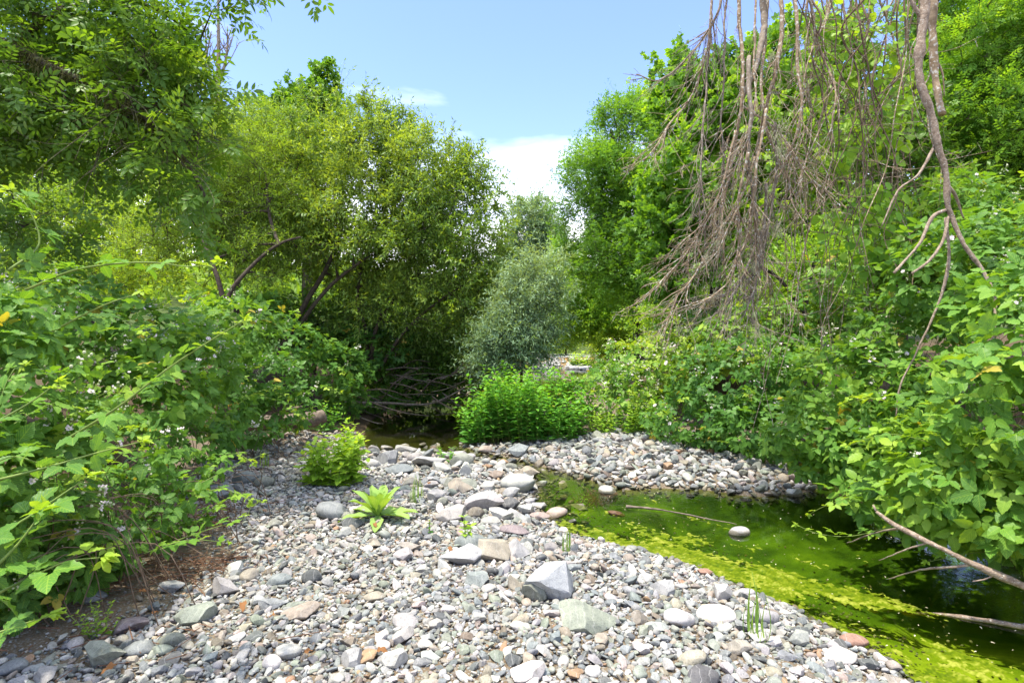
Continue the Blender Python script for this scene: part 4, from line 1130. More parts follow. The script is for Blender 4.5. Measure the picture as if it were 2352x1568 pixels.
def cane(parent, pts, r=.006, spacing=.07, size=.14, mat='cane', near=True, tip_tint=.95, tint=.45, lam='bramble', two=True, skip=0.0):
    line = smooth_line(pts, .03)
    V, f = polytube(line, r, r * .35, 5); c = mesh_obj('cane', V, f, M[mat], parent)
    seg = np.linalg.norm(np.diff(line, axis=0), axis=1); s = np.concatenate([[0], np.cumsum(seg)])
    at = np.arange(s[-1] * skip + spacing * .5, s[-1], spacing)
    if len(at) == 0: return c
    pos = np.column_stack([np.interp(at, s, line[:, k]) for k in range(3)])
    T = nrm(np.gradient(line, axis=0)); D = nrm(np.column_stack([np.interp(at, s, T[:, k]) for k in range(3)]))
    U, W = frames(D); sg = np.where(np.arange(len(at)) % 2 == 0, 1, -1)[:, None]
    hor = nrm(np.cross(D, [0, 0, 1.]) + 1e-6)
    side = nrm(hor * sg + rng.normal(size=pos.shape) * .35 + np.array([0, 0, .25]))
    ax = nrm(side * .8 + D * .45 + np.array([0, 0, -.12]))
    fr = at / s[-1]
    sc = size * (1.0 - .55 * np.clip((fr - .7) / .3, 0, 1)) * rng.uniform(.75, 1.15, len(at))
    ti = np.clip(tint + rng.normal(size=len(at)) * .12 + (tip_tint - tint) * np.clip((fr - .55) / .45, 0, 1), 0, .96)
    nm = nrm(np.array([0, 0, 1.]) + rng.normal(size=pos.shape) * .4)
    lv = Leaves(); pet = pos + ax * .01
    h = rng.random(len(at)) < .3
    tpl = (BR_NEAR, BR_NEAR5) if near else (BR_MID, BR_MID)
    for m, t in ((~h, tpl[0]), (h, tpl[1])):
        if m.any(): lv.add(t, pet[m], ax[m], nm[m], sc[m], ti[m])
    # tip tuft
    e = np.repeat(line[-1:], 4, 0); lv.add(tpl[0], e, nrm(T[-1:] + rng.normal(size=(4, 3)) * .5), nrm(rng.normal(size=(4, 3)) * .4 + [0, 0, 1]), np.full(4, size * .4), np.full(4, tip_tint))
    g = lv.build('foliage', M[lam], None)
    g.parent = c
    return c


def bramble(label, blobs, per_m2=150, size=.15, seed=0, name='bramble_bush', group='bramble thickets along the banks', canes=(), ncane=8, flowers=0, tint=.42, amp=.2, mat=None, cane_len=.5, lit=None, tpl=None, flower_box=None, thick=.34, bloom=0):
    B = [(P(b[0], b[1], b[2]), np.array([b[3] / F * b[2], b[5], b[4] / F * b[2]])) for b in blobs]
    dm = np.mean([b[2] for b in blobs])
    lo = np.mean([c for c, _ in B], 0); lo = np.array([lo[0], lo[1], float(ground_z(lo[None, :2])[0])])
    root = empty(name, lo, label, 'bramble', group)
    wv = Waves(3.2, seed=seed + 7); wf = Waves(9, seed=seed + 8)
    PS, OS = [], []
    for c, r in B:
        area = 4 * math.pi * ((r[0] * r[1]) ** 1.6 / 3 + (r[0] * r[2]) ** 1.6 / 3 + (r[1] * r[2]) ** 1.6 / 3) ** (1 / 1.6)
        n = int(area * per_m2)
        u = nrm(rng.normal(size=(n, 3))); q = c + u * r
        rad = (1 - thick * rng.uniform(0, 1, n) ** 1.5) * (1 + .17 * wv(q) + .06 * wf(q))
        PS.append(c + u * r * rad[:, None]); OS.append(u)
    p, u = np.vstack(PS), np.vstack(OS)
    ok = (p[:, 2] > ground_z(p[:, :2]) + .03) & (p[:, 2] > .05) & (u[:, 1] < .55) & (p[:, 1] > 1.35)
    p, u = p[ok], u[ok]
    nm = nrm(u * .55 + np.array([0, -.1, .85]) + rng.normal(size=p.shape) * .36)
    ax = nrm(u * .6 + rng.normal(size=p.shape) * .7 + np.array([0, 0, -.35]))
    sc = size * rng.uniform(.55, 1.25, len(p))
    ti = np.where(rng.random(len(p)) < .012, 1.0, np.minimum(tint_for(p, tint, amp, .17, seed=seed, freq=2.0), .96))
    lv = Leaves(); dist = p[:, 1]
    near = dist < 4.4; mid = (dist >= 4.4) & (dist < 8); far = dist >= 8
    for m, t in ((near, BR_NEAR), (mid, BR_MID), (far, BR_FAR)):
        if m.any(): lv.add(tpl or t, p[m], ax[m], nm[m], sc[m], ti[m])
    mt = mat or ('bramble' if dm < 6 else 'bramble_far')
    lv.build('foliage', M[mt], root)
    # woody inner stems
    k = min(len(p), 7 * len(blobs))
    p0 = p; p = p.copy(); pick = rng.choice(len(p), k, replace=False); st = []
    for i in pick:
        p[i] = lo + (p[i] - lo) * .6 + [0, .1, 0]
        b0 = np.array([p[i, 0] + rng.normal() * .4, p[i, 1] + .25 + abs(rng.normal()) * .3, 0]); b0[2] = ground_z(b0[None, :2])[0]
        if b0[2] < .06 or p[i, 2] - b0[2] < .1: continue
        m0 = (b0 + p[i]) / 2 + np.array([rng.normal() * .15, .1, .22])
        st.append(polytube(smooth_line([b0, m0, p[i]], .12), .004, .002, 4, close=False))
    p = p0
    if st: V, f = join(st); tag(mesh_obj('stems', V, f, M['vine'], root), kind='stuff')
    # a few canes arching out of the mass
    for i in rng.choice(len(p), ncane, replace=False) if ncane else ():
        o = nrm(np.array([u[i, 0], min(u[i, 1], 0), .25]) + rng.normal(size=3) * .3); L = cane_len * rng.uniform(.6, 1.3)
        cane(root, [p[i] - o * .15, p[i] + o * L * .5 + [0, 0, .08], p[i] + o * L + [0, 0, -.04]], .004, .06, size * .85, near=dm < 4.5, lam=mt, tint=tint + .1)
    for (pts, r, s) in canes:
        cane(root, [P(*q) for q in pts], r, .085, s, near=True, tint=tint + .05)
    # blossom
    vis = np.where((u[:, 2] > -.1) & (u[:, 1] < .2))[0]
    if flower_box is not None:
        a = np.column_stack([CX + p[:, 0] / p[:, 1] * F, HY - (p[:, 2] - CAMZ) / p[:, 1] * F])
        x0, y0, x1, y1 = flower_box; vis = np.where((u[:, 1] < .3) & (a[:, 0] > x0) & (a[:, 0] < x1) & (a[:, 1] > y0) & (a[:, 1] < y1))[0]
    if bloom and len(vis):
        i = rng.choice(vis, bloom); q = np.repeat(p[i] + u[i] * .03, 5, 0) + rng.normal(size=(bloom * 5, 3)) * .035
        V, f, t, _ = scatter(BLOOM, q, nrm(rng.normal(size=q.shape)), nrm(rng.normal(size=q.shape) * .5 + [-.1, -.4, .7]), rng.uniform(.014, .03, len(q)), np.zeros(len(q)))
        tag(mesh_obj('blossoms', V, f, M['petal'] if seed != 9 else M['petal_cream'], root), kind='stuff')
    if flowers and len(vis):
        for i in rng.choice(vis, min(flowers, len(vis)), replace=False):
            o = link('flower_cluster', FL[rng.integers(6)], None, root)
            d = nrm(u[i] * .7 + np.array([0, -.3, .6]) + rng.normal(size=3) * .3)
            q = Vector((0, 0, 1)).rotation_difference(Vector(d))
            o.matrix_parent_inverse = Matrix.Identity(4)
            o.location = Vector(p[i] + u[i] * .03) - root.location; o.rotation_mode = 'QUATERNION'; o.rotation_quaternion = q
            s = rng.uniform(.9, 1.35) * (1 if dm < 6 else 1.4); o.scale = (s, s, s)
    return root


def build_brambles():
    # left bank, nearest first
    bramble('large near bramble bush with white blossoms towering over the brown dirt', [(10, 900, 2.8, 110, 150, .35), (60, 1090, 2.9, 120, 110, .35), (30, 1240, 3.0, 120, 90, .3), (10, 750, 3.0, 110, 90, .35), (130, 980, 3.1, 80, 80, .3), (130, 1190, 3.3, 110, 70, .3), (-60, 1150, 2.4, 110, 200, .35), (60, 1320, 3.1, 140, 70, .35), (200, 1275, 3.5, 110, 40, .25)],
            215, .12, 1, flowers=34, flower_box=(0, 850, 420, 1320), ncane=9, tint=.26, canes=[
                ([(60, 665, 2.4), (180, 618, 2.4), (330, 602, 2.45), (430, 612, 2.5), (500, 606, 2.5)], .006, .13),
                ([(150, 1010, 2.3), (270, 935, 2.3), (380, 850, 2.35), (470, 790, 2.4), (560, 735, 2.45)], .0065, .12),
                ([(-40, 985, 1.9), (60, 930, 1.95), (130, 880, 2.0)], .005, .11), ([(-40, 1110, 1.9), (100, 1075, 1.95), (220, 1040, 2.05), (320, 1015, 2.1)], .005, .12),
                ([(-60, 1260, 1.8), (60, 1190, 1.85), (150, 1130, 1.9), (200, 1095, 1.95)], .0055, .13), ([(-40, 1330, 1.75), (40, 1250, 1.8), (100, 1170, 1.85)], .006, .14),
                ([(-60, 1390, 1.75), (60, 1330, 1.8), (150, 1290, 1.85), (230, 1280, 1.9)], .005, .15), ([(-50, 1470, 1.8), (30, 1440, 1.85), (110, 1415, 1.9)], .005, .13),
                ([(120, 760, 2.4), (240, 700, 2.4), (330, 670, 2.5)], .005, .13), ([(20, 620, 2.4), (90, 560, 2.5), (60, 470, 2.5), (20, 440, 2.5)], .005, .12)])
    bramble('low bramble sprawling over twigs beside the broad bluish slab', [(320, 1150, 3.8, 130, 60, .4), (290, 1225, 3.8, 110, 35, .25), (400, 1185, 4.3, 90, 30, .25), (400, 1080, 4.4, 100, 60, .45), (290, 1040, 4.0, 120, 80, .45)],
            105, .108, 2, flowers=14, ncane=14, tint=.36, canes=[
                ([(380, 1250, 3.6), (480, 1215, 3.65), (560, 1190, 3.75), (575, 1165, 3.8)], .004, .11), ([(330, 1270, 3.3), (430, 1240, 3.4), (520, 1245, 3.5)], .004, .1),
                ([(420, 1130, 4), (520, 1080, 4.2), (600, 1045, 4.4)], .004, .1)])
    bramble('flowering bramble bank behind the near bush and below the yellow thicket', [(280, 780, 5.2, 190, 90, .6), (420, 840, 5.6, 130, 90, .6), (330, 900, 4.8, 140, 80, .5), (130, 720, 5, 150, 90, .6), (520, 760, 7, 110, 70, .7)],
            150, .13, 3, flowers=46, ncane=8, tint=.36, bloom=70)
    bramble('bramble mound between the willow stems and the weathered log', [(580, 870, 7.8, 110, 70, .7), (500, 930, 6.6, 110, 70, .6), (640, 930, 8, 80, 50, .5), (450, 1000, 5.6, 110, 50, .5), (560, 990, 7.2, 90, 35, .4)],
            150, .12, 4, flowers=20, ncane=10, tint=.42, bloom=25)
    bramble('shaded bramble thicket around the feet of the olive willow', [(650, 790, 10, 90, 60, .8), (760, 850, 10.6, 90, 60, .8), (830, 800, 12, 110, 60, .8), (560, 720, 10.5, 110, 50, .8), (880, 850, 12.8, 120, 45, .7), (1000, 850, 13.2, 110, 45, .7), (790, 905, 11, 50, 35, .5), (850, 890, 12.6, 90, 35, .5), (950, 885, 13.2, 100, 35, .5), (1050, 872, 13.8, 80, 40, .5), (850, 918, 12.3, 90, 26, .4), (950, 912, 13, 110, 26, .4), (1045, 903, 13.8, 90, 26, .4), (778, 940, 10.8, 45, 26, .3)],
            110, .14, 5, flowers=6, ncane=4, tint=.3)
    # right bank
    bramble('nearest bramble bush overhanging the pool in front of the bare limb', [(2300, 960, 3.4, 130, 170, .5), (2230, 1120, 3.5, 150, 90, .45), (2130, 1060, 3.9, 120, 110, .45), (2370, 1150, 3.2, 120, 120, .45), (2340, 740, 3.9, 120, 130, .5), (2200, 1200, 3.8, 130, 45, .3), (2340, 1230, 3.5, 90, 45, .3), (2040, 1140, 4.4, 110, 40, .3), (2560, 1050, 3.6, 170, 220, .5), (2620, 800, 4.4, 200, 220, .6)],
            185, .145, 6, flowers=22, ncane=14, tint=.52, canes=[
                ([(2200, 1180, 3.6), (2080, 1200, 3.7), (1960, 1230, 3.9), (1880, 1225, 4), (1830, 1205, 4.1)], .004, .1), ([(2150, 1120, 3.9), (2000, 1130, 4.1), (1900, 1160, 4.3), (1860, 1180, 4.4)], .004, .1),
                ([(2352, 1260, 3.3), (2230, 1270, 3.4), (2130, 1290, 3.5)], .004, .1)])
    bramble('shaded bramble wall below the vine curtain', [(1980, 900, 5.6, 150, 130, .6), (2080, 800, 5.6, 140, 150, .6), (1900, 990, 5.7, 140, 80, .55), (2020, 1040, 5, 100, 70, .4), (2180, 650, 5.2, 140, 130, .6), (2140, 920, 4.8, 110, 110, .5), (1930, 1060, 5.6, 120, 40, .35), (2060, 1110, 4.9, 80, 40, .3)],
            150, .13, 7, bloom=30, flowers=36, ncane=10, tint=.36)
    bramble('broad bramble mound sloping down to the side channel', [(1700, 880, 8, 160, 90, .9), (1780, 970, 7.2, 140, 70, .7), (1600, 960, 8.4, 110, 60, .7), (1850, 870, 7.6, 130, 100, .8), (1700, 1000, 7.8, 110, 35, .4)],
            140, .125, 8, bloom=60, flowers=50, ncane=12, tint=.4)
    bramble('tall bramble and creeper mass rising behind the dark thin trunks', [(1720, 770, 9.6, 150, 80, .7), (1880, 740, 9.4, 130, 100, .7), (1980, 640, 8.6, 120, 110, .6), (1620, 760, 10.5, 110, 60, .7)],
            110, .15, 12, flowers=10, ncane=4, tint=.55)
    bramble('sunlit bramble slope covered in pale blossom beside the far bar', [(1500, 840, 10.6, 130, 75, 1.), (1420, 900, 10, 90, 70, .8), (1590, 820, 10.5, 110, 70, 1.), (1450, 960, 9.6, 90, 35, .5)],
            130, .125, 9, bloom=330, flowers=60, ncane=8, tint=.62)
    bramble('bramble and creeper hung high under the bright ash', [(2270, 560, 5.6, 130, 110, .6), (2380, 600, 5, 110, 130, .6), (2200, 470, 6, 100, 70, .5)],
            140, .12, 10, flowers=12, ncane=6, tint=.45)
    bramble('leafy bank lining the far bend of the stream', [(1120, 850, 16, 70, 40, 1.2), (1060, 830, 15, 70, 40, 1.), (1390, 870, 15, 40, 45, 1.)], 70, .16, 11, ncane=0, tint=.4)


build_brambles()


# ------------------------------------------------------------------ upright herbs
def herb(name, label, cat, bases, height, leaf, mat, size, pairs, lean=.25, group=None, tint=.5, r=.003, seed=0):
    bases = np.asarray(bases, float)
    root = empty(name, bases.mean(0), label, cat, group)
    lv = Leaves(); st = []
    c = bases.mean(0)
    for b in bases:
        h = height * rng.uniform(.6, 1.15) * (1 + .25 * w_mid(b[None, :2])[0]) * (1 - .42 * min(1.2, ((b - c)[0] ** 2 + (b - c)[1] ** 2) / max(.0001, (np.abs(bases - c)[:, :2] ** 2).sum(1).max())))
        out = (b - c) * .5 / max(.05, np.abs(bases - c)[:, :2].max()); out[2] = 0
        tipv = b + np.array([0, 0, h]) + out * lean * 2 * h + rng.normal(size=3) * [lean * h * .5, lean * h * .5, 0]
        ln = smooth_line([b, b + (tipv - b) * .5 + [0, 0, .1 * h], tipv], .05)
        st.append(polytube(ln, r, r * .5, 4, close=False))
        n = max(3, int(pairs * h / height)); t = np.linspace(.12, 1, n); pos = np.column_stack([np.interp(t, np.linspace(0, 1, len(ln)), ln[:, k]) for k in range(3)])
        for s in (0, math.pi):
            a = rng.uniform(0, .5) + np.arange(n) * math.pi / 2 + s
            ax = nrm(np.column_stack([np.cos(a), np.sin(a), rng.uniform(-.1, .5, n) + .5 * (t > .85)]))
            lv.add(leaf, pos, ax, nrm(np.array([0, 0, 1.]) + rng.normal(size=(n, 3)) * .25), size * (1 - .45 * t) * rng.uniform(.75, 1.2, n) + size * .1, np.clip(tint - .25 + .5 * t + rng.normal(size=n) * .12, 0, 1))
    V, f = join(st); mesh_obj('stems', V, f, M['cane'], root); tag(root.children[-1], kind='stuff')
    lv.build('foliage', M[mat], root)
    return root


def on_ground(px, py, z=.1):
    p = G(px, py, z); p[2] = ground_z(p[None, :2])[0]; return p


def herb_patch(px, py, rx, ry, n):
    c = on_ground(px, py); a = rng.uniform(0, 6.28, n); q = rng.uniform(0, 1, n) ** .5
    b = np.column_stack([c[0] + np.cos(a) * q * rx, c[1] + np.sin(a) * q * ry, np.zeros(n)]); b[:, 2] = ground_z(b[:, :2]); return b


def build_herbs():
    b = np.vstack([herb_patch(1225, 1000, .8, .75, 210), herb_patch(1120, 1004, .4, .45, 75), herb_patch(1300, 990, .25, .5, 35)]); b[:, 2] = np.maximum(b[:, 2], .02)
    herb('streamside_bush', 'dense bright green bush of leafy stems standing in the stream', 'bush', b, .9, OVATE, 'mint', .125, 14, .24, tint=.45)
    herb('leafy_plant', 'lime green leafy plant beside the mullein', 'plant', herb_patch(768, 1122, .25, .2, 64), .47, OVATE_N, 'lime', .118, 9, .3, tint=.5)
    herb('leafy_plant', 'taller leafy plant growing behind the lime green plant at the dark pool', 'plant', herb_patch(800, 1065, .16, .14, 26), .52, OVATE, 'lime', .09, 9, .25, tint=.4)
    herb('leafy_plant', 'small seedling among the cobbles in front of the cracked block', 'plant', herb_patch(1068, 1245, .035, .03, 5), .26, OVATE_N, 'lime', .07, 7, .2, tint=.6)
    herb('leafy_plant', 'tiny seedling near the grey blocks beside the mullein', 'plant', herb_patch(985, 1222, .012, .012, 2), .2, OVATE, 'mint', .03, 9, .1, tint=.6)
    herb('leafy_plant', 'small plant sprouting beside the round riffle boulder', 'plant', herb_patch(1026, 1062, .07, .06, 9), .2, OVATE, 'mint', .07, 6, .3, tint=.6)
    herb('leafy_plant', 'small plant on the tip of the far bar', 'plant', herb_patch(1345, 1108, .05, .04, 5), .18, OVATE, 'lime', .06, 5, .4, tint=.5)
    herb('leafy_plant', 'yellow weed growing on the brown dirt', 'plant', herb_patch(232, 1455, .06, .06, 9), .14, OVATE, 'lime', .03, 6, .4, tint=.4)
    herb('leafy_plant', 'bright nettle stems at the foot of the weathered log', 'plant', herb_patch(740, 990, .3, .2, 26), .5, OVATE, 'mint', .09, 8, .3, tint=.6)
    herb('leafy_plant', 'lush pale herbs along the crest of the far bar', 'plant', herb_patch(1450, 1000, .8, .25, 90), .4, OVATE, 'lime', .08, 8, .3, tint=.3)
    herb('leafy_plant', 'bright herb clump at the edge of the far pale bar', 'plant', herb_patch(1335, 842, .6, .4, 50), .7, OVATE, 'lime', .2, 7, .2, tint=.6)
    herb('leafy_plant', 'herbs under the orange bank far upstream', 'plant', herb_patch(1275, 836, .9, .4, 50), .6, OVATE, 'lime', .18, 6, .2, tint=.3)
    # grasses
    for k, (px, py, n, h, lab) in enumerate([(680, 1000, 60, .4, 'tuft of long grass hanging by the weathered log'), (955, 1160, 14, .22, 'thin grass tuft beside the mullein'), (1730, 1470, 12, .26, 'thin grass blades at the near pool edge'),
                                             (1302, 1268, 14, .16, 'small grass tuft on the wet pool edge behind the boulders'), (612, 1085, 10, .2, 'few grass blades on the sandy flat'), (590, 985, 40, .35, 'grass tuft under the bramble mound')]):
        c = on_ground(px, py); a = rng.uniform(0, 6.28, n)
        V, f, t, u = scatter(leaflet(5, .05, .3, .55, .6), np.column_stack([c[0] + rng.normal(size=n) * .03, c[1] + rng.normal(size=n) * .03, np.full(n, c[2])]),
                             nrm(np.column_stack([np.cos(a) * .5, np.sin(a) * .5, np.ones(n)])), np.column_stack([np.cos(a) * -.8, np.sin(a) * -.8, np.full(n, .4)]) * -1, h * rng.uniform(.5, 1.1, n), rng.uniform(.3, 1, n))
        tag(mesh_obj('grass_tuft', V, f, M['grass'], tint=t, uv=u), lab, 'grass tuft', 'grass tufts of the stream bed')


build_herbs()


def build_mullein():
    c = on_ground(868, 1198); root = empty('mullein_plant', c, 'woolly lime green mullein rosette with broad upright leaves among the cobbles', 'plant')
    n = 19
    for i in range(n):
        ring = i / (n - 1)
        a = i * 2.4 + .3
        el = 1.42 - .95 * ring if i < 13 else random.uniform(-.05, .18)
        L = .2 + .12 * min(1, ring * 1.6)
        W = .078 + .03 * ring
        m, k = 14, 7
        V, uv = [], []
        for u in range(m + 1):
            t = u / m
            w = W * .5 * (math.sin(math.pi * min(1, t * .93 + .05) ** 1.15) ** .75) * (.55 + .45 * min(1, t * 2.2)) if t < 1 else .001
            e = el - (0.9 if i < 13 else .35) * t ** 2 * (.25 + .6 * ring)
            # integrate the arch
            if u == 0: x, z = .012, 0.0
            else: x += math.cos(e) * L / m; z += math.sin(e) * L / m
            for q in range(k):
                v = q / (k - 1) * 2 - 1
                V.append((x - math.sin(e) * abs(v) * w * .35 + 0, v * w + .004 * math.sin(t * 20 + v * 3), z + math.cos(e) * (abs(v) ** 1.5) * w * .45 + .005 * math.sin(t * 17 + v * 5) * abs(v)))
                uv.append((t, .5 + v * .5))
        V = np.array(V); f = np.array([(u * k + q, u * k + q + 1, (u + 1) * k + q + 1, (u + 1) * k + q) for u in range(m) for q in range(k - 1)])
        R = np.array(Matrix.Rotation(a, 3, 'Z')); V = V @ R.T + c + [0, 0, .04]
        o = mesh_obj('leaf', V, f, M['mullein'], root, tint=np.full(len(V), .3 + .5 * (1 - ring) + random.uniform(-.1, .1)), uv=np.array(uv))


build_mullein()


# ------------------------------------------------------------------ dead branches
def twigline(p, d, L, r, out, depth, spread=.5, grav=.5, kids=4, seg=.07):
    """hanging branch with side twigs, appended as tubes"""
    n = max(4, int(L / seg)); pts = [p]; D = nrm(d); wob = rng.normal(size=3) * .25
    for i in range(n):
        if i % 5 == 0: wob = rng.normal(size=3) * .28
        D = nrm(D + wob * .28 + np.array([0, 0, -grav * .06]) + rng.normal(size=3) * .07)
        pts.append(pts[-1] + D * L / n)
    pts = np.array(pts); out.append(polytube(pts, r, max(r * .3, .0013), 6 if r > .01 else 4, bumpy=.06, close=False))
    if depth > 0:
        for _ in range(kids):
            i = int(n * rng.uniform(.15, .95)); dd = nrm(pts[min(i + 1, n)] - pts[i])
            tw = nrm(dd + rng.normal(size=3) * spread + np.array([-.12, 0, -.15]))
            twigline(pts[i], tw, L * rng.uniform(.25, .55), max(.0018, r * rng.uniform(.35, .55)), out, depth - 1, spread, grav, max(2, kids - 1), seg)
    return pts


def build_dead_top():
    root = empty('dead_branch', P(1750, -120, 5.6), 'fallen dead treetop hanging upside down as a brown twig tangle over the brambles', 'branch')
    limbs = [  # start, through, end, radius
        ([(1752, -120), (1742, 30), (1728, 140), (1705, 230)], 5.6, .045), ([(1700, -120), (1695, 60), (1715, 200), (1690, 330), (1670, 470), (1660, 600)], 5.5, .022),
        ([(1790, -120), (1800, 60), (1775, 200), (1745, 300), (1725, 430), (1690, 600)], 5.5, .026), ([(1660, -120), (1640, 20), (1600, 90), (1560, 140), (1510, 180), (1462, 170)], 5.6, .016),
        ([(1650, -120), (1620, 60), (1580, 200), (1530, 290), (1478, 370)], 5.5, .014), ([(1840, -100), (1870, 60), (1895, 150), (1920, 230), (1912, 330)], 5.7, .018),
        ([(1640, -100), (1628, 100), (1620, 260), (1612, 400), (1600, 560)], 5.4, .014), ([(1770, -100), (1760, 120), (1750, 300), (1800, 420), (1830, 520)], 5.7, .018),
        ([(1820, -100), (1840, 120), (1845, 280), (1800, 420), (1760, 560), (1720, 700)], 5.4, .018), ([(1720, 130), (1715, 300), (1730, 440), (1735, 560), (1710, 640), (1665, 700)], 5.3, .022),
        ([(1690, 300), (1660, 420), (1610, 520), (1565, 600), (1510, 660)], 5.3, .012), ([(1735, 360), (1700, 480), (1655, 560), (1600, 650), (1540, 720)], 5.2, .012),
        ([(1760, 420), (1760, 540), (1740, 640), (1725, 690), (1705, 730)], 5.3, .014), ([(1700, 240), (1790, 300), (1860, 380), (1900, 440)], 5.6, .012),
        ([(1740, -100), (1730, 150), (1700, 320), (1640, 470), (1560, 560)], 5.35, .013), ([(1680, -100), (1665, 150), (1655, 330), (1640, 480), (1630, 600)], 5.6, .012), ([(1760, 250), (1745, 420), (1760, 560), (1775, 660)], 5.25, .013),
        ([(1720, 350), (1690, 480), (1670, 620), (1625, 690)], 5.15, .012), ([(1780, 280), (1785, 430), (1740, 580), (1680, 650), (1640, 690)], 5.4, .013)]
    for k, (pts, d, r) in enumerate(limbs):
        w = [P(px, py, d + .12 * math.sin(i * 1.7 + k)) for i, (px, py) in enumerate(pts)]
        line = smooth_line(w, .05); line = line + np.stack([np.convolve(np.cumsum(rng.normal(size=len(line))) * .009, np.ones(5) / 5, 'same') * np.minimum(1, np.arange(len(line)) / 12) * np.minimum(1, np.arange(len(line))[::-1] / 5) for _ in range(3)], 1) * [1, .6, .4]
        out = [polytube(line, r, r * .35, 8, bumpy=.16)]
        kids = 28 if k not in (0,) else 10
        for _ in range(kids):
            i = int(len(line) * rng.uniform(.2, .98)); i = min(i, len(line) - 2); D = nrm(line[i + 1] - line[i])
            low = (HY - (line[i][2] - CAMZ) / line[i][1] * F) > 250
            twigline(line[i], nrm(D + rng.normal(size=3) * .38 + np.array([-.16 if low else -.05, 0, -.32])), rng.uniform(.25, .8) * (.85 if low else .8), rng.uniform(.0024, .006), out, 2 if low else 1, .42, .6, 3)
        V, f = join(out); mesh_obj('limb', V, f, M['dead'] if k % 3 else M['deadgrey'], root)
        if k in (0,):
            root.children[-1]['label'] = 'thick dark brown broken stem'
    # beard lichen tufts on the twigs
    lv = []
    for (px, py, s) in [(1793, 290, 20), (1790, 345, 14), (1664, 520, 13), (1790, 525, 10), (1650, 560, 12), (1715, 420, 9), (1600, 720, 8), (1640, 680, 9), (1770, 130, 8), (1625, 590, 8), (1732, 610, 9), (1560, 755, 7)]:
        c = P(px, py, 5.25); R = s / F * 5.3
        for _ in range(70):
            a = c + rng.normal(size=3) * [R * .5, R * .5, R * .9]; lv.append(frustums([a], [a + rng.normal(size=3) * R * .3 + [0, 0, -R * .7]], [.0022], [.0008], 3))
    V, f = join(lv); tag(mesh_obj('lichen', V, f, M['lichen'], root), kind='stuff')


build_dead_top()
build_moss()


def stick(name, label, cat, lines, mat, group=None, bumpy=.06):
    """a branch whose forks are parts: lines = [(part, [(px, py, d)...], r0, r1)]"""
    root = empty(name, P(*lines[0][1][0]), label, cat, group)
    for part, pts, r0, r1 in lines:
        ln = smooth_line([P(*q) for q in pts], .035); jit = np.cumsum(rng.normal(size=ln.shape), 0) * .0012; ln = ln + jit - jit[0]
        ln[len(ln) // 2:] += 0
        rad = np.linspace(r0, r1, len(ln)) * (1 + .13 * np.interp(np.arange(len(ln)), np.arange(0, len(ln) + 4, 3), rng.normal(size=len(np.arange(0, len(ln) + 4, 3)))))
        V, f = polytube(ln, rad, 0, 10 if r0 > .015 else 6, bumpy=bumpy); mesh_obj(part, V, f, M[mat], root)
    return root


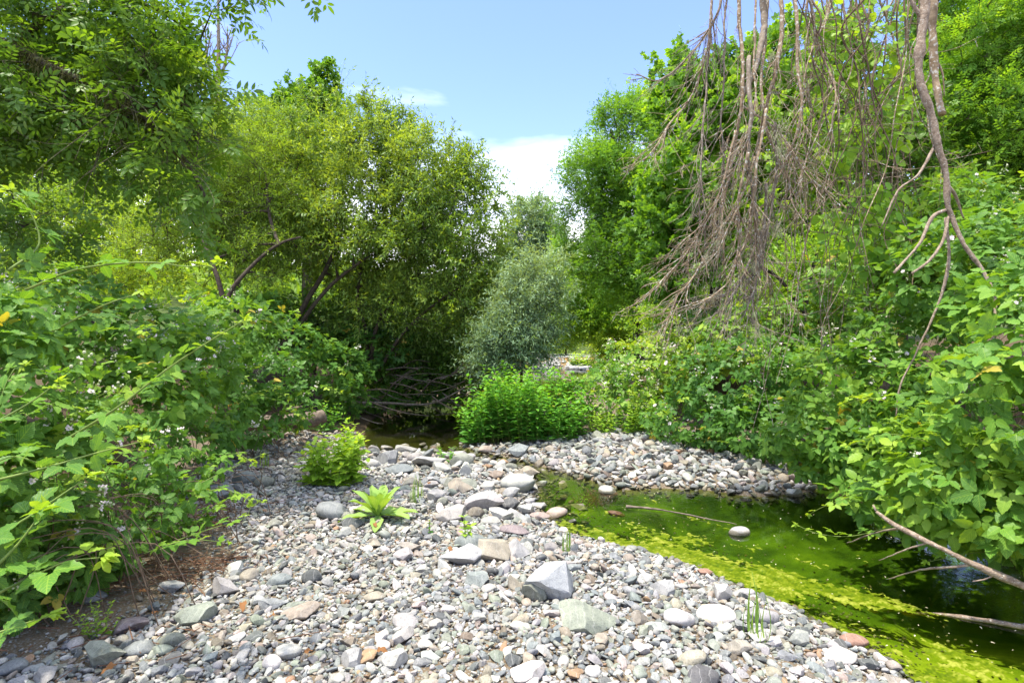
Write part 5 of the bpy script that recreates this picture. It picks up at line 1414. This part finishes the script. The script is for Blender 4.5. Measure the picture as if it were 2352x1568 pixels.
def build_sticks():
    stick('dead_limb', 'long bare pale limb hanging down in front of the bright ash', 'branch', [
        ('stem', [(2128, -60, 4.4), (2122, 40, 4.4), (2112, 120, 4.4), (2113, 190, 4.4), (2138, 260, 4.4), (2150, 320, 4.4), (2172, 400, 4.4), (2176, 470, 4.4), (2186, 500, 4.4)], .038, .02),
        ('fork', [(2183, 490, 4.4), (2215, 560, 4.35), (2256, 620, 4.3), (2284, 690, 4.2), (2280, 780, 4.1), (2290, 850, 4.), (2268, 950, 3.95), (2240, 1030, 3.9)], .017, .007),
        ('fork', [(2178, 480, 4.4), (2140, 500, 4.4), (2110, 560, 4.35), (2055, 625, 4.3)], .014, .009), ('fork', [(2178, 498, 4.4), (2168, 550, 4.35), (2135, 600, 4.3), (2095, 628, 4.3)], .014, .009),
        ('fork', [(2172, 500, 4.45), (2180, 600, 4.4), (2160, 690, 4.4), (2110, 800, 4.4), (2072, 880, 4.4), (2060, 960, 4.4)], .012, .005), ('fork', [(2172, 420, 4.45), (2195, 450, 4.5), (2215, 500, 4.55)], .016, .006),
        ('fork', [(2150, 330, 4.42), (2110, 400, 4.4), (2060, 440, 4.4), (2020, 520, 4.4)], .012, .005), ('fork', [(2116, 40, 4.4), (2098, 10, 4.4), (2080, -40, 4.4)], .018, .012)], 'deadpale')
    stick('dead_limb', 'lichen crusted short limb hanging beside the long bare limb', 'branch', [
        ('stem', [(2140, -40, 4.6), (2142, 60, 4.6), (2146, 160, 4.6), (2158, 240, 4.55), (2165, 262, 4.5)], .035, .022), ('fork', [(2146, 130, 4.6), (2165, 170, 4.6), (2168, 220, 4.6)], .01, .005)], 'dead')
    stick('fallen_branch', 'forked bare stick slanting out of the brambles into the pool', 'branch', [
        ('stem', [(2440, 1388, 3.0), (2352, 1345, 3.05), (2250, 1300, 3.12), (2140, 1246, 3.25), (2060, 1205, 3.4), (2012, 1172, 3.5)], .024, .01),
        ('fork', [(2235, 1296, 3.13), (2180, 1302, 3.2), (2110, 1306, 3.35), (2036, 1328, 3.6)], .008, .0035), ('fork', [(2132, 1246, 3.26), (2080, 1262, 3.35), (2020, 1288, 3.5)], .006, .003),
        ('fork', [(2072, 1212, 3.38), (2010, 1222, 3.7), (1944, 1246, 4.2)], .007, .0035), ('fork', [(2290, 1318, 3.08), (2260, 1330, 3.1), (2235, 1335, 3.12)], .005, .003), ('fork', [(2012, 1172, 3.5), (2006, 1160, 3.52)], .009, .007)], 'deadpale')
    W = lambda px, py, z=.0: tuple([px, py, (CAMZ - z) * F / (py - HY)])
    stick('sunken_log', 'pale sunken branch lying just under the green water', 'branch', [('stem', [W(2075, 1408, -.02), W(2150, 1412, -.01), W(2250, 1425, 0), W(2380, 1445, .01)], .008, .016)], 'deadpale')
    stick('floating_stick', 'thin brown stick floating in the pool towards the knobbly rock', 'branch', [('stem', [W(1438, 1163, .02), W(1520, 1172, .01), W(1600, 1188, .005), W(1690, 1206, .003)], .013, .003)], 'drift')
    stick('fallen_log', 'short brown log across the far channel beyond the bush', 'log', [('stem', [(1318, 906, 17.5), (1350, 904, 17.5), (1392, 903, 17.5)], .1, .09)], 'deadpale')
    stick('fallen_branch', 'thin pale pole lying over the far channel', 'branch', [('stem', [(1262, 866, 20), (1310, 874, 19.5), (1352, 890, 19), (1380, 902, 18.5)], .03, .02)], 'deadpale')
    stick('weathered_log', 'weathered log half buried under brambles at the gravel edge', 'log', [('stem', [(480, 985, 8.4), (600, 972, 8.6), (700, 965, 8.8), (745, 955, 9)], .13, .1), ('branch_stub', [(640, 965, 8.6), (655, 945, 8.4), (690, 935, 8.3)], .035, .02)], 'drift', bumpy=.1)
    # driftwood jam at the foot of the dark bank
    hand = [([(790, 925), (880, 925), (980, 928), (1040, 905), (1082, 880)], 11.7, .035), ([(800, 900), (870, 930), (930, 948), (985, 955)], 11.4, .022), ([(860, 880), (900, 850), (880, 830)], 12, .014), ([(1010, 870), (1048, 855), (1075, 838)], 11.8, .035),
            ([(900, 860), (905, 830), (912, 800)], 12.2, .02), ([(960, 910), (1000, 870), (1070, 858)], 11.9, .018), ([(820, 955), (860, 970), (880, 985)], 10.9, .014), ([(1000, 960), (1060, 945), (1085, 930)], 11.9, .012)]
    for k in range(56):
        x, y = rng.uniform(800, 1060), rng.uniform(840, 935); a = rng.uniform(-.7, .7); L = rng.uniform(40, 120)
        hand.append(([(x, y), (x + L * .5 * math.cos(a), y + L * .5 * math.sin(a) - rng.uniform(-10, 16)), (x + L * math.cos(a), y + L * math.sin(a))], rng.uniform(11.4, 12.8), rng.uniform(.006, .018)))
    hl = ['longest driftwood branch curving along the dark waterline', 'driftwood branch dipping towards the dark pool', 'short hooked driftwood twig in the jam', 'thick broken driftwood stub pointing up', 'upright driftwood stick in the jam',
          'grey driftwood branch crossing behind the thick stub', 'driftwood stick on the gravel end of the dark pool', 'thin driftwood stick touching the water near the bush']
    for k, (pts, d, r) in enumerate(hand):
        w = [P(px, py, d + rng.uniform(-.25, .25)) for px, py in pts]
        for q in w: q[2] = max(q[2], .03, ground_z(q[None, :2])[0] + .02)
        ln = smooth_line(w, .06); V, f = polytube(ln, r, r * .45, 6, bumpy=.07)
        o = mesh_obj('driftwood_branch', V, f, M['drift'] if k % 3 else M['deadgrey'])
        tag(o, hl[k] if k < 8 else 'tangled thin driftwood stick in the jam above the dark pool', 'driftwood', 'driftwood jam of the dark pool')
    # roots and debris snag on the far bar tip
    out = []
    c = on_ground(1372, 1128, .02)
    for _ in range(60):
        a = c + rng.normal(size=3) * [.12, .05, .012] + [0, 0, .03]; e = a + nrm(rng.normal(size=3) * [1, .5, .25]) * rng.uniform(.08, .22); e[2] = max(e[2], .015)
        out.append(polytube(smooth_line([a, (a + e) / 2 + rng.normal(size=3) * .02, e], .04), .004, .0015, 4, close=False))
    V, f = join(out); tag(mesh_obj('root_mat', V, f, M['litter']), 'reddish mat of roots caught on the tip of the far bar', 'roots')
    # dry twig litter below the left brambles
    out = []
    for (px, py, n, sx, sy) in [(430, 1300, 260, .25, .14), (480, 1195, 120, .22, .2), (300, 1330, 120, .35, .2), (560, 1080, 120, .3, .3), (120, 1480, 60, .4, .15), (640, 1015, 90, .4, .3), (330, 1200, 140, .4, .3)]:
        c = on_ground(px, py)
        a = c + rng.normal(size=(n, 3)) * [sx, sy, 0]; a[:, 2] = ground_z(a[:, :2]) + np.abs(rng.normal(size=n)) * .02 + .008
        th = rng.uniform(0, 6.28, n); L = rng.uniform(.04, .24, n)
        e = a + np.column_stack([np.cos(th) * L, np.sin(th) * L, rng.normal(size=n) * .02]); rr = rng.uniform(.0012, .0035, n)
        out.append(frustums(a, e, rr, rr * .6, 4))
    V, f = join(out); tag(mesh_obj('twig_litter', V, f, M['litter']), 'dry brown twigs and bark strewn under the bramble edge', 'litter', kind='stuff')
    # fallen leaves on the stones
    spots = [(700, 1540, 'rust brown dead leaf in front of the blocky white cobble'), (268, 1555, 'large rust red dead leaf at the greenish corner block'), (630, 1440, 'yellow brown curled leaf beside the flat buff slab'), (865, 1540, 'curled amber leaf among the nearest cobbles'),
             (1030, 1270, 'orange dead leaf beside the tilted triangular block'), (860, 1218, 'orange dead leaf under the mullein'), (985, 1125, 'rusty dead leaves behind the mullein'), (350, 1430, 'small brown leaf at the dirt edge'), (560, 1400, 'tiny orange leaf on the gravel near the tent-shaped stone'), (318, 1370, 'orange leaf lying on the brown dirt')]
    for px, py, lab in spots:
        c = on_ground(px, py) + [0, 0, .055]; V, f, t, u = scatter(leaflet(6, .6, .5, .4, .8, wave=.5), c[None], nrm(rng.normal(size=(1, 3)) * [1, 1, .2]), np.array([[0, -.3, 1.]]), [rng.uniform(.045, .07)], np.zeros(1))
        tag(mesh_obj('dead_leaf', V, f, M['deadleaf'], tint=t), lab, 'leaf', 'fallen leaves on the stones')


build_sticks()


# ------------------------------------------------------------------ hanging vines
def build_vines():
    root = empty('hanging_vine', P(1990, -100, 6), 'curtain of thin brown vine stems with broad green leaves beside the dead treetop', 'vine')
    for k in range(46):
        x = rng.uniform(1840, 2120); d = rng.uniform(5.6, 6.6); y1 = rng.uniform(420, 900) if k % 4 else rng.uniform(700, 1000)
        lean = rng.normal() * 16; pts = [P(x + lean * (i - 3) + rng.normal() * 20 + 14 * math.sin(i * 1.3 + k), -120 + (y1 + 120) * i / 8, d + rng.normal() * .07) for i in range(9)]
        out = []; ln = smooth_line(pts, .08); out.append(polytube(ln, rng.uniform(.005, .013), .003, 5, bumpy=.06, close=False))
        for _ in range(7):
            i = int(len(ln) * rng.uniform(.1, .9)); twigline(ln[i], nrm(rng.normal(size=3) * [1.2, .5, .6] + [0, 0, -.4]), rng.uniform(.2, .7), .0035, out, 1, .6, .6, 2)
        V, f = join(out); mesh_obj('vine_stem', V, f, M['vine'] if k % 2 else M['dead'], root)
    p, u = sample_blobs([(1900, 130, 6.2, 60, 130, .4), (1990, 110, 6.2, 70, 140, .4), (2030, 300, 6.2, 60, 120, .4), (1930, 320, 6.2, 60, 90, .4), (1880, 60, 6.3, 40, 90, .3), (2000, 470, 6.2, 90, 70, .4), (1920, 510, 6.1, 60, 30, .3), (1960, 600, 6.1, 50, 60, .3), (2080, 200, 6.4, 50, 150, .3), (2060, 560, 6.2, 70, 80, .3)], 1150, .2, seed=31)
    lv = Leaves(); lv.add(BROAD, p, nrm(rng.normal(size=p.shape) * .6 + [0, -.2, -.7]), nrm(rng.normal(size=p.shape) * .4 + [-.2, -.6, .8]), rng.uniform(.05, .12, len(p)), tint_for(p, .5, .25, seed=3))
    lv.build('foliage', M['bright'], root)


build_vines()


# ------------------------------------------------------------------ sky, sun, camera
def build_light():
    w = bpy.data.worlds.new('World'); SC.world = w; w.use_nodes = True
    nt = w.node_tree; nt.nodes.clear(); L = nt.links.new
    out = N(nt, 'ShaderNodeOutputWorld'); bg = N(nt, 'ShaderNodeBackground', ins={1: 0.135})
    sun_v = nrm(np.array([-.25, -.13, 1.0]))
    el = math.asin(sun_v[2]); rot = math.atan2(sun_v[0], sun_v[1])
    sky = N(nt, 'ShaderNodeTexSky', sky_type='NISHITA', sun_disc=False, sun_elevation=el, sun_rotation=rot, air_density=1.0, dust_density=0.3, ozone_density=3.0)
    tc = N(nt, 'ShaderNodeTexCoord'); mp = N(nt, 'ShaderNodeMapping', ins={'Scale': (1.1, 1.1, 4.2), 'Location': (.35, 0, .1)}); L(tc.outputs['Generated'], mp.inputs[0])
    n1 = N(nt, 'ShaderNodeTexNoise', ins={'Scale': 1.5, 'Detail': 7.0, 'Roughness': .5, 'Distortion': .3}); L(mp.outputs[0], n1.inputs[0])
    sx = N(nt, 'ShaderNodeSeparateXYZ'); L(tc.outputs['Generated'], sx.inputs[0])
    low = N(nt, 'ShaderNodeMapRange', ins={'From Min': 0.12, 'From Max': 0.55, 'To Min': .38, 'To Max': -.14}); L(sx.outputs[2], low.inputs[0])
    ad = N(nt, 'ShaderNodeMath', operation='ADD'); L(n1.outputs[0], ad.inputs[0]); L(low.outputs[0], ad.inputs[1])
    top = N(nt, 'ShaderNodeMapRange', ins={'From Min': 0.58, 'From Max': 0.85, 'To Min': 0.0, 'To Max': .5}); L(sx.outputs[2], top.inputs[0])
    ad2 = N(nt, 'ShaderNodeMath', operation='ADD'); L(ad.outputs[0], ad2.inputs[0]); L(top.outputs[0], ad2.inputs[1])
    cl = ramp(nt, ad2.outputs[0], [(0.58, (0, 0, 0)), (0.86, (1, 1, 1))])
    c = mixc(nt, mixc(nt, sky.outputs[0], (0.78, 0.74, 0.92), 1.0, 'MULTIPLY'), (6.6, 6.7, 6.9), cl)
    L(c, bg.inputs[0]); L(bg.outputs[0], out.inputs[0])
    l = bpy.data.lights.new('sun', 'SUN'); l.energy = 2.35; l.angle = math.radians(1.5); l.color = (1, .93, .81)
    o = bpy.data.objects.new('sun', l); COL.objects.link(o); o.rotation_euler = Vector(-sun_v).to_track_quat('-Z', 'Y').to_euler(); o.location = (-4, 3, 12)
    cam = bpy.data.cameras.new('camera'); cam.lens = 20.0; cam.sensor_width = 36; cam.clip_end = 1000; cam.clip_start = .05
    co = bpy.data.objects.new('camera', cam); COL.objects.link(co); co.location = (0, 0, CAMZ); co.rotation_euler = (math.radians(90), 0, 0); SC.camera = co
    SC.view_settings.view_transform = 'Standard'; SC.view_settings.look = 'None'; SC.view_settings.exposure = 1.82; SC.view_settings.gamma = 1
    cy = SC.cycles; cy.max_bounces = 9; cy.diffuse_bounces = 6; cy.glossy_bounces = 3; cy.transmission_bounces = 5; cy.transparent_max_bounces = 8
    cy.caustics_reflective = False; cy.caustics_refractive = False; cy.sample_clamp_indirect = 6
    cy.use_denoising = True; cy.denoiser = 'OPENIMAGEDENOISE'; cy.denoising_input_passes = 'RGB_ALBEDO_NORMAL'
    SC.render.use_persistent_data = False


build_light()
